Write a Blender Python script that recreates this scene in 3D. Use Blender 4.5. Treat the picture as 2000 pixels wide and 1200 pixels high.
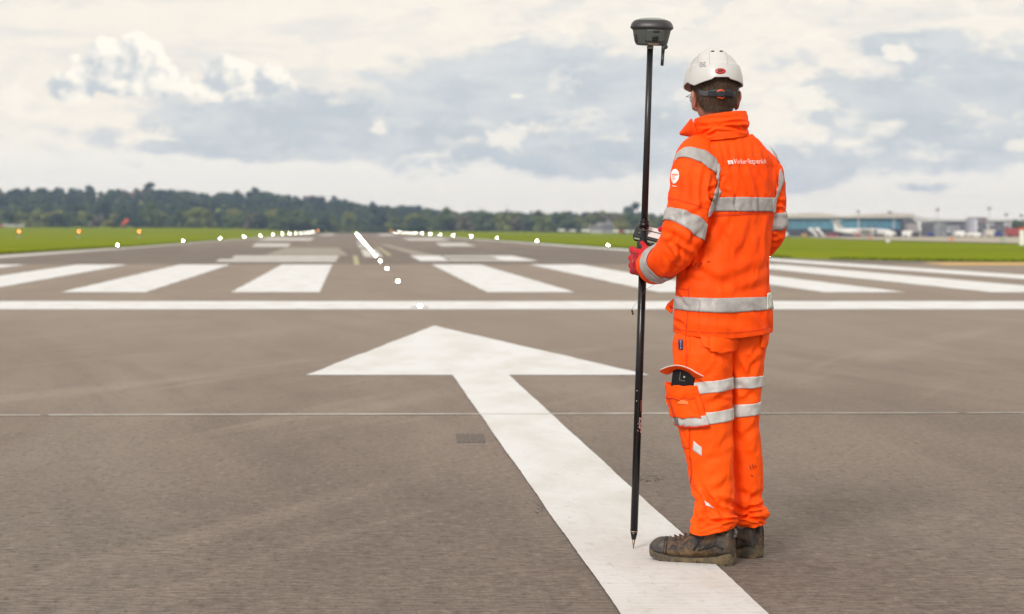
import bpy, bmesh, math, random
import numpy as np
from mathutils import Vector, Matrix
from mathutils.bvhtree import BVHTree

# ------------------------------------------------------------------ clear
for o in list(bpy.data.objects):
    bpy.data.objects.remove(o, do_unlink=True)
scene = bpy.context.scene
COL = scene.collection
R = math.radians
random.seed(7); np.random.seed(7)

# ------------------------------------------------------------------ camera (eye 1.19 m, looking straight down the runway)
F = 4000.0; HC = 1.19; VX = 690.0; VY = 450.0
cam_d = bpy.data.cameras.new("camera"); cam = bpy.data.objects.new("camera", cam_d)
COL.objects.link(cam); scene.camera = cam
cam.location = (0, 0, HC); cam.rotation_euler = (R(90), 0, 0)
cam_d.sensor_width = 36; cam_d.lens = 72
cam_d.shift_x = (1000 - VX) / 2000; cam_d.shift_y = -(600 - VY) / 2000
cam_d.clip_start = 0.1; cam_d.clip_end = 20000
cam_d.dof.use_dof = True; cam_d.dof.focus_distance = 7.4; cam_d.dof.aperture_fstop = 4.6
scene.render.resolution_x = 1024; scene.render.resolution_y = 614
scene.view_settings.view_transform = 'Standard'
scene.view_settings.look = 'None'
scene.view_settings.exposure = 0.0; scene.view_settings.gamma = 1.0

SUN_EL = R(33); SUN_AZ = R(-151)      # azimuth from +Y, clockwise; behind the camera and to its left
# ------------------------------------------------------------------ node helpers
class NT:
    def __init__(s, tree): s.t = tree; s.n = tree.nodes; s.l = tree.links
    def new(s, typ, **kw):
        n = s.n.new(typ)
        for k, v in kw.items():
            setattr(n, k, v)
        return n
    def put(s, sock, v):
        if v is None: return
        if hasattr(v, 'is_output') or isinstance(v, bpy.types.NodeSocket): s.l.new(v, sock)
        else: sock.default_value = v
    def math(s, op, a, b=None, c=None, clamp=False):
        n = s.new('ShaderNodeMath', operation=op, use_clamp=clamp)
        s.put(n.inputs[0], a); s.put(n.inputs[1], b); s.put(n.inputs[2], c)
        return n.outputs[0]
    def vmath(s, op, a, b=None):
        n = s.new('ShaderNodeVectorMath', operation=op)
        s.put(n.inputs[0], a); s.put(n.inputs[1], b)
        return n.outputs[1] if op in ('LENGTH', 'DOT_PRODUCT', 'DISTANCE') else n.outputs[0]
    def comb(s, x, y, z):
        n = s.new('ShaderNodeCombineXYZ'); s.put(n.inputs[0], x); s.put(n.inputs[1], y); s.put(n.inputs[2], z)
        return n.outputs[0]
    def noise(s, vec, scale=1, detail=4, rough=.5, dist=0):
        n = s.new('ShaderNodeTexNoise'); s.put(n.inputs['Vector'], vec)
        n.inputs['Scale'].default_value = scale; n.inputs['Detail'].default_value = detail
        n.inputs['Roughness'].default_value = rough; n.inputs['Distortion'].default_value = dist
        return n.outputs[0]
    def ss(s, v, a, b, lo=0, hi=1, smooth=True):
        n = s.new('ShaderNodeMapRange'); n.interpolation_type = 'SMOOTHSTEP' if smooth else 'LINEAR'
        s.put(n.inputs[0], v)
        for i, q in zip((1, 2, 3, 4), (a, b, lo, hi)): n.inputs[i].default_value = q
        return n.outputs[0]
    def mix(s, f, a, b, blend='MIX'):
        n = s.new('ShaderNodeMix', data_type='RGBA', blend_type=blend)
        s.put(n.inputs[0], f)
        s.put(n.inputs[6], a if not isinstance(a, tuple) else (*a[:3], 1))
        s.put(n.inputs[7], b if not isinstance(b, tuple) else (*b[:3], 1))
        return n.outputs[2]

# ------------------------------------------------------------------ world: broken overcast by direction
def build_world():
    w = bpy.data.worlds.new("World"); scene.world = w; w.use_nodes = True
    t = NT(w.node_tree)
    for n in list(t.n): t.n.remove(n)
    out = t.new('ShaderNodeOutputWorld'); bg = t.new('ShaderNodeBackground')
    bg.inputs[1].default_value = 0.1
    t.l.new(bg.outputs[0], out.inputs[0])
    sky = t.new('ShaderNodeTexSky', sky_type='NISHITA'); sky.sun_disc = False
    sky.sun_elevation = SUN_EL; sky.sun_rotation = SUN_AZ
    tc = t.new('ShaderNodeTexCoord')
    d = t.vmath('NORMALIZE', tc.outputs['Generated'])
    sp = t.new('ShaderNodeSeparateXYZ'); t.l.new(d, sp.inputs[0])
    U = t.math('MULTIPLY', t.math('ARCTAN2', sp.outputs[0], sp.outputs[1]), 4.0)
    V = t.math('MULTIPLY', t.math('ARCSINE', sp.outputs[2]), 4.0)
    P = t.comb(U, V, 0.0)
    Pn = t.comb(U, t.math('MULTIPLY', V, 2.6), 3.1)
    big = t.noise(Pn, 2.2, 6, .55, .3)
    mid = t.noise(Pn, 7.0, 7, .6, .2)
    puff = t.noise(t.comb(U, t.math('MULTIPLY', V, 1.5), 9.0), 14.0, 5, .62, .25)
    def blob(px, py, rx, ry, gain=1.0):
        c = t.vmath('SUBTRACT', P, ((px - 690) / 1000, (450 - py) / 1000, 0))
        c = t.vmath('MULTIPLY', c, (1000 / rx, 1000 / ry, 0))
        l = t.vmath('LENGTH', c)
        return t.math('MULTIPLY', t.math('SUBTRACT', 1.0, l), gain)
    def field(bl):
        r = None
        for b in bl:
            v = blob(*b); r = v if r is None else t.math('MAXIMUM', r, v)
        return r
    # grey-blue undersides
    g = field([(700, 245, 520, 85), (1010, 180, 330, 110), (560, 275, 330, 50), (1060, 300, 300, 60), (1880, 210, 330, 130), (1760, 110, 130, 45),
               (1620, 235, 60, 25), (1300, 260, 140, 70, .6), (1750, 372, 110, 20, .6), (1560, 330, 220, 55, .7), (-300, 150, 260, 70), (2500, 200, 400, 110)])
    gm = t.math('ADD', g, t.math('MULTIPLY', t.math('SUBTRACT', big, .5), 1.5))
    gm = t.math('ADD', gm, t.math('MULTIPLY', t.math('SUBTRACT', mid, .5), 1.5))
    gm = t.math('ADD', gm, t.math('MULTIPLY', t.math('SUBTRACT', puff, .5), .7))
    gmask = t.ss(gm, .0, .34)
    # soft streaks everywhere
    st = t.noise(t.comb(U, t.math('MULTIPLY', V, 5.0), 1.0), 3.2, 6, .6, .4)
    streak = t.ss(st, .47, .68)
    low = t.ss(V, .075, .2)             # band near the horizon is pale
    band = t.math('MULTIPLY', t.ss(V, .06, .11), t.ss(V, .2, .13))
    cream = t.mix(t.ss(V, .0, .3), (1.29, 1.17, .98), (1.04, .96, .84))
    base = t.mix(t.math('MULTIPLY', band, .45), cream, (.98, .97, .92))
    base = t.mix(t.math('MULTIPLY', streak, t.math('MULTIPLY', low, .36)), base, (.68, .71, .73))
    gcol = t.mix(t.ss(mid, .35, .7), (.575, .635, .68), (.77, .785, .785))
    base = t.mix(t.math('MULTIPLY', gmask, .92), base, gcol)
    mot = t.noise(t.comb(U, t.math('MULTIPLY', V, 2.2), 5.5), 8.0, 7, .62, .35)
    mk = t.math('MULTIPLY', t.ss(V, .08, .16), t.ss(U, -.2, .7, .45, 1.0))
    base = t.mix(t.math('MULTIPLY', t.ss(mot, .52, .66), t.math('MULTIPLY', mk, .42)), base, (.70, .73, .75))
    base = t.mix(t.math('MULTIPLY', t.ss(mot, .47, .36), t.math('MULTIPLY', mk, .50)), base, (1.12, 1.04, .90))
    # broken cream tufts inside the grey
    tuft = t.math('ADD', field([(985, 265, 75, 42), (1010, 190, 26, 9), (735, 255, 35, 22), (560, 150, 40, 28), (1740, 120, 60, 24), (1960, 290, 70, 25), (1560, 200, 90, 40), (40, 200, 120, 50), (1500, 245, 110, 40)]),
                  t.math('MULTIPLY', t.math('SUBTRACT', puff, .52), 3.4))
    base = t.mix(t.math('MULTIPLY', t.ss(tuft, .25, .75), .8), base, (1.12, 1.04, .90))
    # heaped clouds with their lit right sides
    def lumps(off):
        v = t.vmath('ADD', t.comb(U, t.math('MULTIPLY', V, 1.15), 4.0), off)
        w = t.new('ShaderNodeTexNoise'); t.l.new(v, w.inputs['Vector']); w.inputs['Scale'].default_value = 16; w.inputs['Detail'].default_value = 5
        v = t.vmath('ADD', v, t.vmath('MULTIPLY', t.vmath('SUBTRACT', w.outputs['Color'], (.5, .5, .5)), (.035, .035, 0)))
        r = None
        for sc, g_ in ((11, 1.0), (26, .55), (62, .28)):
            n_ = t.new('ShaderNodeTexVoronoi', feature='F1'); t.l.new(v, n_.inputs['Vector']); n_.inputs['Scale'].default_value = sc
            x_ = t.math('MULTIPLY', t.math('SUBTRACT', .5, n_.outputs['Distance']), g_); r = x_ if r is None else t.math('ADD', r, x_)
        return r
    h0 = lumps((0, 0, 0)); h1 = lumps((.016, .018, 0))
    cu = field([(250, 140, 100, 68), (330, 165, 75, 44), (440, 155, 90, 52), (150, 176, 75, 34), (515, 165, 50, 44), (262, 98, 34, 34)])
    cu = t.math('ADD', cu, t.math('ADD', t.math('MULTIPLY', h0, .62), .06))
    cu = t.math('MULTIPLY', t.ss(cu, .10, .26), t.ss(V, .236, .262))
    rel = t.math('SUBTRACT', h0, h1)
    rr = field([(200, 178, 95, 62), (415, 176, 52, 46), (330, 196, 90, 26), (130, 190, 60, 32), (490, 190, 60, 22)])
    shade = t.math('SUBTRACT', t.math('ADD', t.math('MULTIPLY', rel, 1.7), .74), t.math('MULTIPLY', t.ss(rr, 0, 1.0), .5), clamp=True)
    ccol = t.mix(shade, (.66, .695, .715), (1.16, 1.08, .94))
    base = t.mix(cu, base, ccol)
    strength = t.mix(1.0, (1, 1, 1), (10, 10, 10))
    cloud = t.mix(1.0, base, (9.9, 9.9, 9.9), 'MULTIPLY')
    fin = t.mix(0.96, sky.outputs[0], cloud)
    # below the horizon: plain dull ground tone
    fin = t.mix(t.ss(V, -.02, 0.0), (2.6, 2.4, 2.1), fin)
    t.l.new(fin, bg.inputs[0])
build_world()

sd = bpy.data.lights.new("sun", 'SUN'); so = bpy.data.objects.new("sun", sd); COL.objects.link(so)
sd.energy = 2.45; sd.angle = R(17); sd.color = (1.0, .965, .92)
sv = Vector((math.sin(SUN_AZ) * math.cos(SUN_EL), math.cos(SUN_AZ) * math.cos(SUN_EL), math.sin(SUN_EL)))
so.rotation_euler = sv.to_track_quat('Z', 'Y').to_euler(); so.location = (0, 0, 60)

# ------------------------------------------------------------------ materials
MATS = {}
def mat(name, col, rough=.6, var=.0, vscale=8.0, bump=0.0, bscale=60.0, metal=0.0, spec=.5, emis=None, estr=0, col2=None, stretch=(1, 1, 1), sheen=0, bdist=.004, coat=0):
    if name in MATS: return MATS[name]
    m = bpy.data.materials.new(name); m.use_nodes = True
    t = NT(m.node_tree); b = t.n['Principled BSDF']
    b.inputs['Base Color'].default_value = (*col, 1); b.inputs['Roughness'].default_value = rough
    b.inputs['Metallic'].default_value = metal; b.inputs['Specular IOR Level'].default_value = spec
    if coat: b.inputs['Coat Weight'].default_value = coat; b.inputs['Coat Roughness'].default_value = .12
    if sheen: b.inputs['Sheen Weight'].default_value = sheen
    geo = t.new('ShaderNodeNewGeometry')
    pos = t.vmath('MULTIPLY', geo.outputs['Position'], stretch)
    if var > 0 or col2:
        nz = t.noise(pos, vscale, 6, .6)
        c2 = col2 if col2 else tuple(c * (1 - var) for c in col)
        c = t.mix(t.ss(nz, .35, .68), col, c2)
        t.l.new(c, b.inputs['Base Color'])
    if bump > 0:
        bn = t.new('ShaderNodeBump'); bn.inputs['Strength'].default_value = bump; bn.inputs['Distance'].default_value = bdist
        t.l.new(t.noise(pos, bscale, 5, .6), bn.inputs['Height']); t.l.new(bn.outputs[0], b.inputs['Normal'])
    if emis:
        b.inputs['Emission Color'].default_value = (*emis, 1); b.inputs['Emission Strength'].default_value = estr
    MATS[name] = m
    return m

def cloth_mat(name, col, col2, rough=.62, dirt=True):
    m = bpy.data.materials.new(name); m.use_nodes = True
    t = NT(m.node_tree); b = t.n['Principled BSDF']
    b.inputs['Roughness'].default_value = rough; b.inputs['Specular IOR Level'].default_value = .14
    geo = t.new('ShaderNodeNewGeometry'); pos = geo.outputs['Position']
    c = t.mix(t.ss(t.noise(pos, 9, 4, .6), .3, .75), col, col2)
    if dirt:
        d = t.math('MULTIPLY', t.ss(t.noise(pos, 26, 6, .75), .64, .80), .35)
        c = t.mix(d, c, (.42, .035, .006))
    t.l.new(c, b.inputs['Base Color'])
    h = t.math('ADD', t.math('MULTIPLY', t.noise(t.vmath('MULTIPLY', pos, (1, 1, .45)), 34, 5, .62, .5), .8), t.math('MULTIPLY', t.noise(pos, 420, 2), .08))
    bn = t.new('ShaderNodeBump'); bn.inputs['Strength'].default_value = .45; bn.inputs['Distance'].default_value = .007
    t.l.new(h, bn.inputs['Height']); t.l.new(bn.outputs[0], b.inputs['Normal'])
    MATS[name] = m
    return m
ORANGE = cloth_mat('hi_vis_orange', (1.0, .090, .0035), (.98, .070, .0025))
ORANGE_LEG = cloth_mat('hi_vis_orange_trouser', (1.0, .102, .0035), (.98, .082, .0025))
TAPE = mat('reflective_tape', (.41, .39, .385), .42, .22, 26, .5, 50, 0, .6, bdist=.005)
TAPE_LEG = mat('reflective_tape_pale', (.60, .59, .575), .45, .15, 26, .4, 50, bdist=.004)
SEAM = mat('seam_thread', (.66, .034, .002), .8)
WHITE_PRINT = mat('white_print', (.85, .80, .78), .6)

def asphalt():
    m = bpy.data.materials.new('grooved_asphalt'); m.use_nodes = True
    t = NT(m.node_tree); b = t.n['Principled BSDF']
    geo = t.new('ShaderNodeNewGeometry'); pos = geo.outputs['Position']
    sp = t.new('ShaderNodeSeparateXYZ'); t.l.new(pos, sp.inputs[0])
    base = t.mix(t.ss(t.noise(t.vmath('MULTIPLY', pos, (1, .35, 1)), .9, 6, .65), .35, .7), (.200, .157, .131), (.146, .113, .095))
    base = t.mix(t.math('MULTIPLY', t.ss(t.noise(t.vmath('MULTIPLY', pos, (.6, .05, 1)), 1.0, 5, .6), .42, .68), .40), base, (.29, .252, .212))
    # broad wheel streaks that bend across
    ang = t.math('ADD', t.math('MULTIPLY', sp.outputs[0], 1.0), t.math('MULTIPLY', sp.outputs[1], .22))
    base = t.mix(t.math('MULTIPLY', t.ss(t.noise(t.comb(ang, t.math('MULTIPLY', sp.outputs[1], .05), 4.0), 1.6, 5, .6, .3), .5, .7), .50), base, (.118, .094, .080))
    rad = t.math('SUBTRACT', sp.outputs[0], t.math('MULTIPLY', sp.outputs[1], .45))
    base = t.mix(t.math('MULTIPLY', t.ss(t.noise(t.comb(rad, t.math('MULTIPLY', sp.outputs[1], .09), 8.0), 1.3, 6, .65, .4), .54, .72), .34), base, (.36, .30, .245))
    thin = t.noise(t.comb(t.math('MULTIPLY', ang, 6.0), t.math('MULTIPLY', sp.outputs[1], .12), 2.0), 1.0, 3, .6)
    base = t.mix(t.math('MULTIPLY', t.ss(thin, .66, .74), t.math('MULTIPLY', t.ss(sp.outputs[1], 9, 16), .34)), base, (.10, .082, .072))
    # ageing: newer darker surface from 71 m to 150 m
    yy = sp.outputs[1]
    dark = t.math('MULTIPLY', t.ss(yy, 71.0, 71.5, smooth=False), t.ss(yy, 160, 120))
    base = t.mix(t.math('MULTIPLY', dark, .5), base, (.135, .115, .10))
    mid = t.math('MULTIPLY', t.ss(yy, 9, 26), t.ss(yy, 71.4, 71.0, smooth=False))
    base = t.mix(t.math('MULTIPLY', mid, .50), base, (.300, .247, .199))
    # coarse short specks, readable at a distance
    s1 = t.noise(t.vmath('MULTIPLY', pos, (1, .42, 1)), 30, 5, .7); s2 = t.noise(t.vmath('MULTIPLY', pos, (1, .3, 1)), 9, 5, .7)
    base = t.mix(t.math('MULTIPLY', t.ss(s1, .53, .68), t.math('MULTIPLY', t.ss(yy, 20, 9), .62)), base, (.065, .05, .046))
    s3 = t.noise(t.vmath('MULTIPLY', pos, (1, .5, 1)), 62, 4, .8)
    base = t.mix(t.math('MULTIPLY', t.ss(s3, .56, .66), t.math('MULTIPLY', t.ss(yy, 16, 8), .65)), base, (.055, .043, .040))
    base = t.mix(t.math('MULTIPLY', t.ss(s1, .46, .34), t.math('MULTIPLY', t.ss(yy, 22, 9), .35)), base, (.36, .31, .26))
    base = t.mix(t.math('MULTIPLY', t.ss(s2, .55, .70), t.math('MULTIPLY', t.ss(yy, 45, 12), .42)), base, (.11, .09, .08))
    # aggregate grain
    sg = t.noise(t.vmath('MULTIPLY', pos, (.45, 1, 1)), 85, 5, .8)
    fade = t.ss(yy, 42, 9)
    base = t.mix(t.math('MULTIPLY', t.ss(sg, .56, .68), t.math('MULTIPLY', fade, .8)), base, (.065, .055, .052))
    base = t.mix(t.math('MULTIPLY', t.ss(sg, .44, .34), t.math('MULTIPLY', fade, .45)), base, (.42, .37, .31))
    # saw-cut grooves
    w = t.math('SINE', t.math('ADD', t.math('MULTIPLY', yy, 2 * math.pi / .0262), t.math('MULTIPLY', t.noise(t.vmath('MULTIPLY', pos, (.3, 1, 1)), 9, 3), 5.0)))
    gw = t.ss(w, .25, .95)
    gmask = t.math('MULTIPLY', t.math('MULTIPLY', gw, t.ss(yy, 11.5, 7.0)), t.ss(t.noise(pos, 3.0, 4, .7), .25, .6, .35, 1.0))
    base = t.mix(t.math('MULTIPLY', gmask, .80), base, (.05, .042, .04))
    ln = t.noise(t.comb(t.math('MULTIPLY', sp.outputs[0], 13.0), t.math('MULTIPLY', yy, 40.0), 0.0), 1.0, 3, .7)
    base = t.mix(t.math('MULTIPLY', t.ss(ln, .5, .68), t.math('MULTIPLY', t.ss(yy, 11.5, 7.5), .62)), base, (.07, .055, .05))
    base = t.mix(t.math('MULTIPLY', t.ss(ln, .5, .34), t.math('MULTIPLY', t.ss(yy, 10.5, 7.0), .22)), base, (.38, .32, .27))
    t.l.new(base, b.inputs['Base Color'])
    b.inputs['Roughness'].default_value = .82; b.inputs['Specular IOR Level'].default_value = .3
    bn = t.new('ShaderNodeBump'); bn.inputs['Strength'].default_value = .5; bn.inputs['Distance'].default_value = .004
    h = t.math('SUBTRACT', sg, t.math('MULTIPLY', gmask, .6))
    t.l.new(h, bn.inputs['Height']); t.l.new(bn.outputs[0], b.inputs['Normal'])
    return m
ASPHALT = asphalt()

def paint(name, col, wear, wearcol=(.42, .38, .33)):
    m = bpy.data.materials.new(name); m.use_nodes = True
    t = NT(m.node_tree); b = t.n['Principled BSDF']
    geo = t.new('ShaderNodeNewGeometry'); pos = geo.outputs['Position']
    sp = t.new('ShaderNodeSeparateXYZ'); t.l.new(pos, sp.inputs[0]); yy = sp.outputs[1]
    base = t.mix(t.ss(t.noise(t.vmath('MULTIPLY', pos, (1.5, .5, 1)), 1.4, 6, .65), .38, .72), col, tuple(c * q for c, q in zip(col, (.86, .83, .78))))
    near = t.ss(yy, 34, 8)
    sg = t.noise(t.vmath('MULTIPLY', pos, (.45, 1, 1)), 85, 5, .8)
    patch = t.ss(t.noise(t.vmath('MULTIPLY', pos, (1, .6, 1)), 2.3, 5, .7), .42, .66, .35, 1)
    base = t.mix(t.math('MULTIPLY', t.math('MULTIPLY', t.ss(sg, .60, .70), near), t.math('MULTIPLY', patch, wear)), base, (.20, .18, .165))
    s1 = t.noise(t.vmath('MULTIPLY', pos, (1, .42, 1)), 30, 5, .7)
    base = t.mix(t.math('MULTIPLY', t.ss(s1, .56, .70), t.math('MULTIPLY', t.ss(yy, 20, 8), .38)), base, (.33, .30, .27))
    ln = t.noise(t.comb(t.math('MULTIPLY', sp.outputs[0], 13.0), t.math('MULTIPLY', yy, 40.0), 0.0), 1.0, 3, .7)
    base = t.mix(t.math('MULTIPLY', t.ss(ln, .52, .68), t.math('MULTIPLY', t.ss(yy, 10.5, 7.0), .34)), base, (.36, .33, .30))
    base = t.mix(t.math('MULTIPLY', patch, t.math('MULTIPLY', near, .22)), base, wearcol)
    w = t.math('SINE', t.math('ADD', t.math('MULTIPLY', yy, 2 * math.pi / .0262), t.math('MULTIPLY', t.noise(t.vmath('MULTIPLY', pos, (.3, 1, 1)), 9, 3), 5.0)))
    gm = t.math('MULTIPLY', t.math('MULTIPLY', t.ss(w, .3, .95), t.ss(yy, 11.5, 7.0)), .42)
    base = t.mix(gm, base, (.30, .27, .24))
    t.l.new(base, b.inputs['Base Color'])
    b.inputs['Roughness'].default_value = .7; b.inputs['Specular IOR Level'].default_value = .3
    bn = t.new('ShaderNodeBump'); bn.inputs['Strength'].default_value = .4; bn.inputs['Distance'].default_value = .003
    t.l.new(t.math('SUBTRACT', sg, gm), bn.inputs['Height']); t.l.new(bn.outputs[0], b.inputs['Normal'])
    return m
PAINT = paint('white_paint', (.70, .712, .735), .8)
PAINT_OLD = paint('old_white_paint', (.56, .55, .53), .5)
PAINT_GHOST = paint('ghost_paint', (.30, .27, .23), .3)
PAINT_YEL = paint('yellow_paint', (.62, .38, .10), .4)
PAINT_DULLYEL = paint('dull_yellow_paint', (.40, .37, .22), .4)

def grass():
    m = bpy.data.materials.new('mown_grass'); m.use_nodes = True
    t = NT(m.node_tree); b = t.n['Principled BSDF']
    geo = t.new('ShaderNodeNewGeometry'); pos = geo.outputs['Position']
    c = t.mix(t.ss(t.noise(t.vmath('MULTIPLY', pos, (1, .25, 1)), .12, 6, .65), .35, .68), (.208, .250, .018), (.160, .232, .015))
    c = t.mix(t.math('MULTIPLY', t.ss(t.noise(t.vmath('MULTIPLY', pos, (.35, 1, 1)), .045, 4, .7), .45, .62), .6), c, (.125, .17, .014))
    c = t.mix(t.ss(t.noise(pos, .9, 6, .7), .45, .75), c, (.26, .225, .025))
    c = t.mix(t.math('MULTIPLY', t.ss(t.noise(pos, 6, 5, .8), .5, .7), .5), c, (.10, .15, .006))
    t.l.new(c, b.inputs['Base Color']); b.inputs['Roughness'].default_value = 1.0; b.inputs['Specular IOR Level'].default_value = 0
    return m
GRASS = grass()

# ------------------------------------------------------------------ object helpers
def link(name, me, m=None, parent=None, smooth=False):
    o = bpy.data.objects.new(name, me); COL.objects.link(o)
    if m is not None:
        for mm in (m if isinstance(m, (list, tuple)) else [m]): me.materials.append(mm)
    if smooth: me.polygons.foreach_set('use_smooth', [True] * len(me.polygons))
    if parent is not None:
        o.parent = parent
        o.matrix_parent_inverse = wm(parent).inverted()
    return o
def wm(o):
    m = Matrix.LocRotScale(o.location, o.rotation_euler, o.scale)
    if o.parent: return wm(o.parent) @ o.matrix_parent_inverse @ m
    return m
def mesh_np(name, V, Fs):
    me = bpy.data.meshes.new(name); me.from_pydata([tuple(map(float, v)) for v in V], [], [tuple(map(int, f)) for f in Fs]); me.update()
    return me
def tag(o, label=None, cat=None, group=None, kind=None):
    if label: o['label'] = label
    if cat: o['category'] = cat
    if group: o['group'] = group
    if kind: o['kind'] = kind
    return o
def empty(name, loc, label, cat, group=None):
    o = bpy.data.objects.new(name, None); COL.objects.link(o); o.location = loc; o.empty_display_size = .2
    return tag(o, label, cat, group)
def structure(name, V, Fs, m, smooth=False):
    o = link(name, mesh_np(name, V, Fs), m, smooth=smooth); o['kind'] = 'structure'; return o
class MB:
    def __init__(s): s.v = []; s.f = []
    def box(s, c, sz, rz=0, taper=1.0, top=(0, 0)):
        x, y, z = [q / 2 for q in sz]; n = len(s.v); cr, sr = math.cos(rz), math.sin(rz)
        for k in (-1, 1):
            tt = taper if k > 0 else 1
            for a, b in ((-1, -1), (1, -1), (1, 1), (-1, 1)):
                px, py = a * x * tt + (top[0] if k > 0 else 0), b * y * tt + (top[1] if k > 0 else 0)
                s.v.append((c[0] + px * cr - py * sr, c[1] + px * sr + py * cr, c[2] + k * z))
        for f in ((3, 2, 1, 0), (4, 5, 6, 7), (0, 1, 5, 4), (1, 2, 6, 5), (2, 3, 7, 6), (3, 0, 4, 7)):
            s.f.append(tuple(n + i for i in f))
        return s
    def tube(s, a, b, r0, r1=None, n=12):
        r1 = r0 if r1 is None else r1
        a = Vector(a); b = Vector(b); d = (b - a).normalized()
        u = d.orthogonal().normalized(); w = d.cross(u); k = len(s.v)
        for p, r in ((a, r0), (b, r1)):
            for i in range(n):
                t = 2 * math.pi * i / n
                s.v.append(tuple(p + (u * math.cos(t) + w * math.sin(t)) * r))
        for i in range(n):
            j = (i + 1) % n; s.f.append((k + i, k + j, k + n + j, k + n + i))
        s.f.append(tuple(k + n - 1 - i for i in range(n))); s.f.append(tuple(k + n + i for i in range(n)))
        return s
    def sphere(s, c, r, sz=(1, 1, 1), nu=12, nv=8):
        k = len(s.v)
        for i in range(nv + 1):
            a = math.pi * i / nv
            for j in range(nu):
                b = 2 * math.pi * j / nu
                s.v.append((c[0] + r * sz[0] * math.sin(a) * math.cos(b), c[1] + r * sz[1] * math.sin(a) * math.sin(b), c[2] + r * sz[2] * math.cos(a)))
        for i in range(nv):
            for j in range(nu):
                j2 = (j + 1) % nu
                s.f.append((k + i * nu + j, k + (i + 1) * nu + j, k + (i + 1) * nu + j2, k + i * nu + j2))
        return s
    def prism(s, pts, y0, y1, axis='y'):
        """pts are (x,z) outline; extruded from y0 to y1"""
        n = len(pts); k = len(s.v)
        for y in (y0, y1):
            for x, z in pts: s.v.append((x, y, z) if axis == 'y' else (y, x, z))
        s.f.append(tuple(range(k, k + n))); s.f.append(tuple(range(k + 2 * n - 1, k + n - 1, -1)))
        for i in range(n):
            j = (i + 1) % n; s.f.append((k + i, k + n + i, k + n + j, k + j))
        return s
    def build(s, name, m, parent=None, smooth=False, bevel=0, world=True):
        me = mesh_np(name, s.v, s.f)
        bm = bmesh.new(); bm.from_mesh(me); bmesh.ops.recalc_face_normals(bm, faces=bm.faces); bm.to_mesh(me); bm.free()
        o = link(name, me, m, parent, smooth)
        if not world and parent is not None: o.matrix_parent_inverse = Matrix()
        if bevel:
            b = o.modifiers.new('bevel', 'BEVEL'); b.width = bevel; b.segments = 3; b.limit_method = 'ANGLE'
            me.polygons.foreach_set('use_smooth', [True] * len(me.polygons))
            w = o.modifiers.new('wn', 'WEIGHTED_NORMAL')
        return o
def copy_tree(o, parent=None):
    c = o.copy(); COL.objects.link(c)
    if parent is not None: c.parent = parent
    for ch in [q for q in bpy.data.objects if q.parent == o]: copy_tree(ch, c)
    return c

# ------------------------------------------------------------------ terrain function
def sm(x, a, b):
    t = np.clip((np.asarray(x, float) - a) / (b - a), 0, 1); return t * t * (3 - 2 * t)
FU = [-900, -500, 0, 400, 560, 640, 760, 850, 1000, 1240, 1500, 3200]
FZ = [2.6, 2.3, 2.35, 2.1, 1.3, .1, .1, .6, .6, -.4, -1.5, -1.5]
RU = [-1500, -300, 0, 100, 250, 400, 520, 600, 660, 720, 800, 870, 960, 1100, 1240, 1330, 1500, 3500]
RY = [372, 372, 378, 378, 376, 382, 384, 392, 394, 402, 412, 420, 424, 428, 424, 430, 446, 450]
def ground_z(X, Y):
    X = np.asarray(X, float); Y = np.asarray(Y, float)
    Ys = np.maximum(Y, 60)
    u = 690 + X / Ys * 4000
    z = np.interp(u, FU, FZ) * sm(Y, 300, 800) * sm(np.abs(X - .8), 18, 42)
    top = (450 - np.interp(u, RU, RY)) * .36 + 1.2 - 6.8
    z = z + np.maximum(top - z, 0) * sm(Y, 960, 1420)
    return z
def ghit(px, py):
    """where the sight line through a point of the view meets the ground"""
    dx, dz = (px - VX) / F, (VY - py) / F
    ys = np.concatenate([np.linspace(2, 200, 2000), np.linspace(200.5, 900, 1400)])
    h = HC + dz * ys - ground_z(dx * ys, ys)
    i = np.argmax(h < 0) if (h < 0).any() else len(ys) - 1
    return float(dx * ys[i]), float(ys[i]), float(ground_z(dx * ys[i], ys[i]))
def flat(px, py, z=0.0):
    d = F * (HC - z) / (py - VY); return ((px - VX) / F * d, d, z)

def build_ground():
    xs = np.unique(np.concatenate([np.linspace(-2200, -200, 40), np.linspace(-200, -40, 40), np.linspace(-40, 45, 60), np.linspace(45, 260, 60), np.linspace(260, 2400, 42)]))
    ys = np.unique(np.concatenate([np.linspace(-60, 60, 8), np.linspace(60, 300, 30), np.linspace(300, 1000, 90), np.linspace(1000, 1500, 50), np.linspace(1500, 3000, 12)]))
    XX, YY = np.meshgrid(xs, ys); Z = ground_z(XX, YY) - .03
    V = np.stack([XX, YY, Z], -1).reshape(-1, 3); n = len(xs)
    Fs = [(i * n + j, i * n + j + 1, (i + 1) * n + j + 1, (i + 1) * n + j) for i in range(len(ys) - 1) for j in range(n - 1)]
    structure('ground', V, Fs, GRASS, True)
build_ground()

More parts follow.
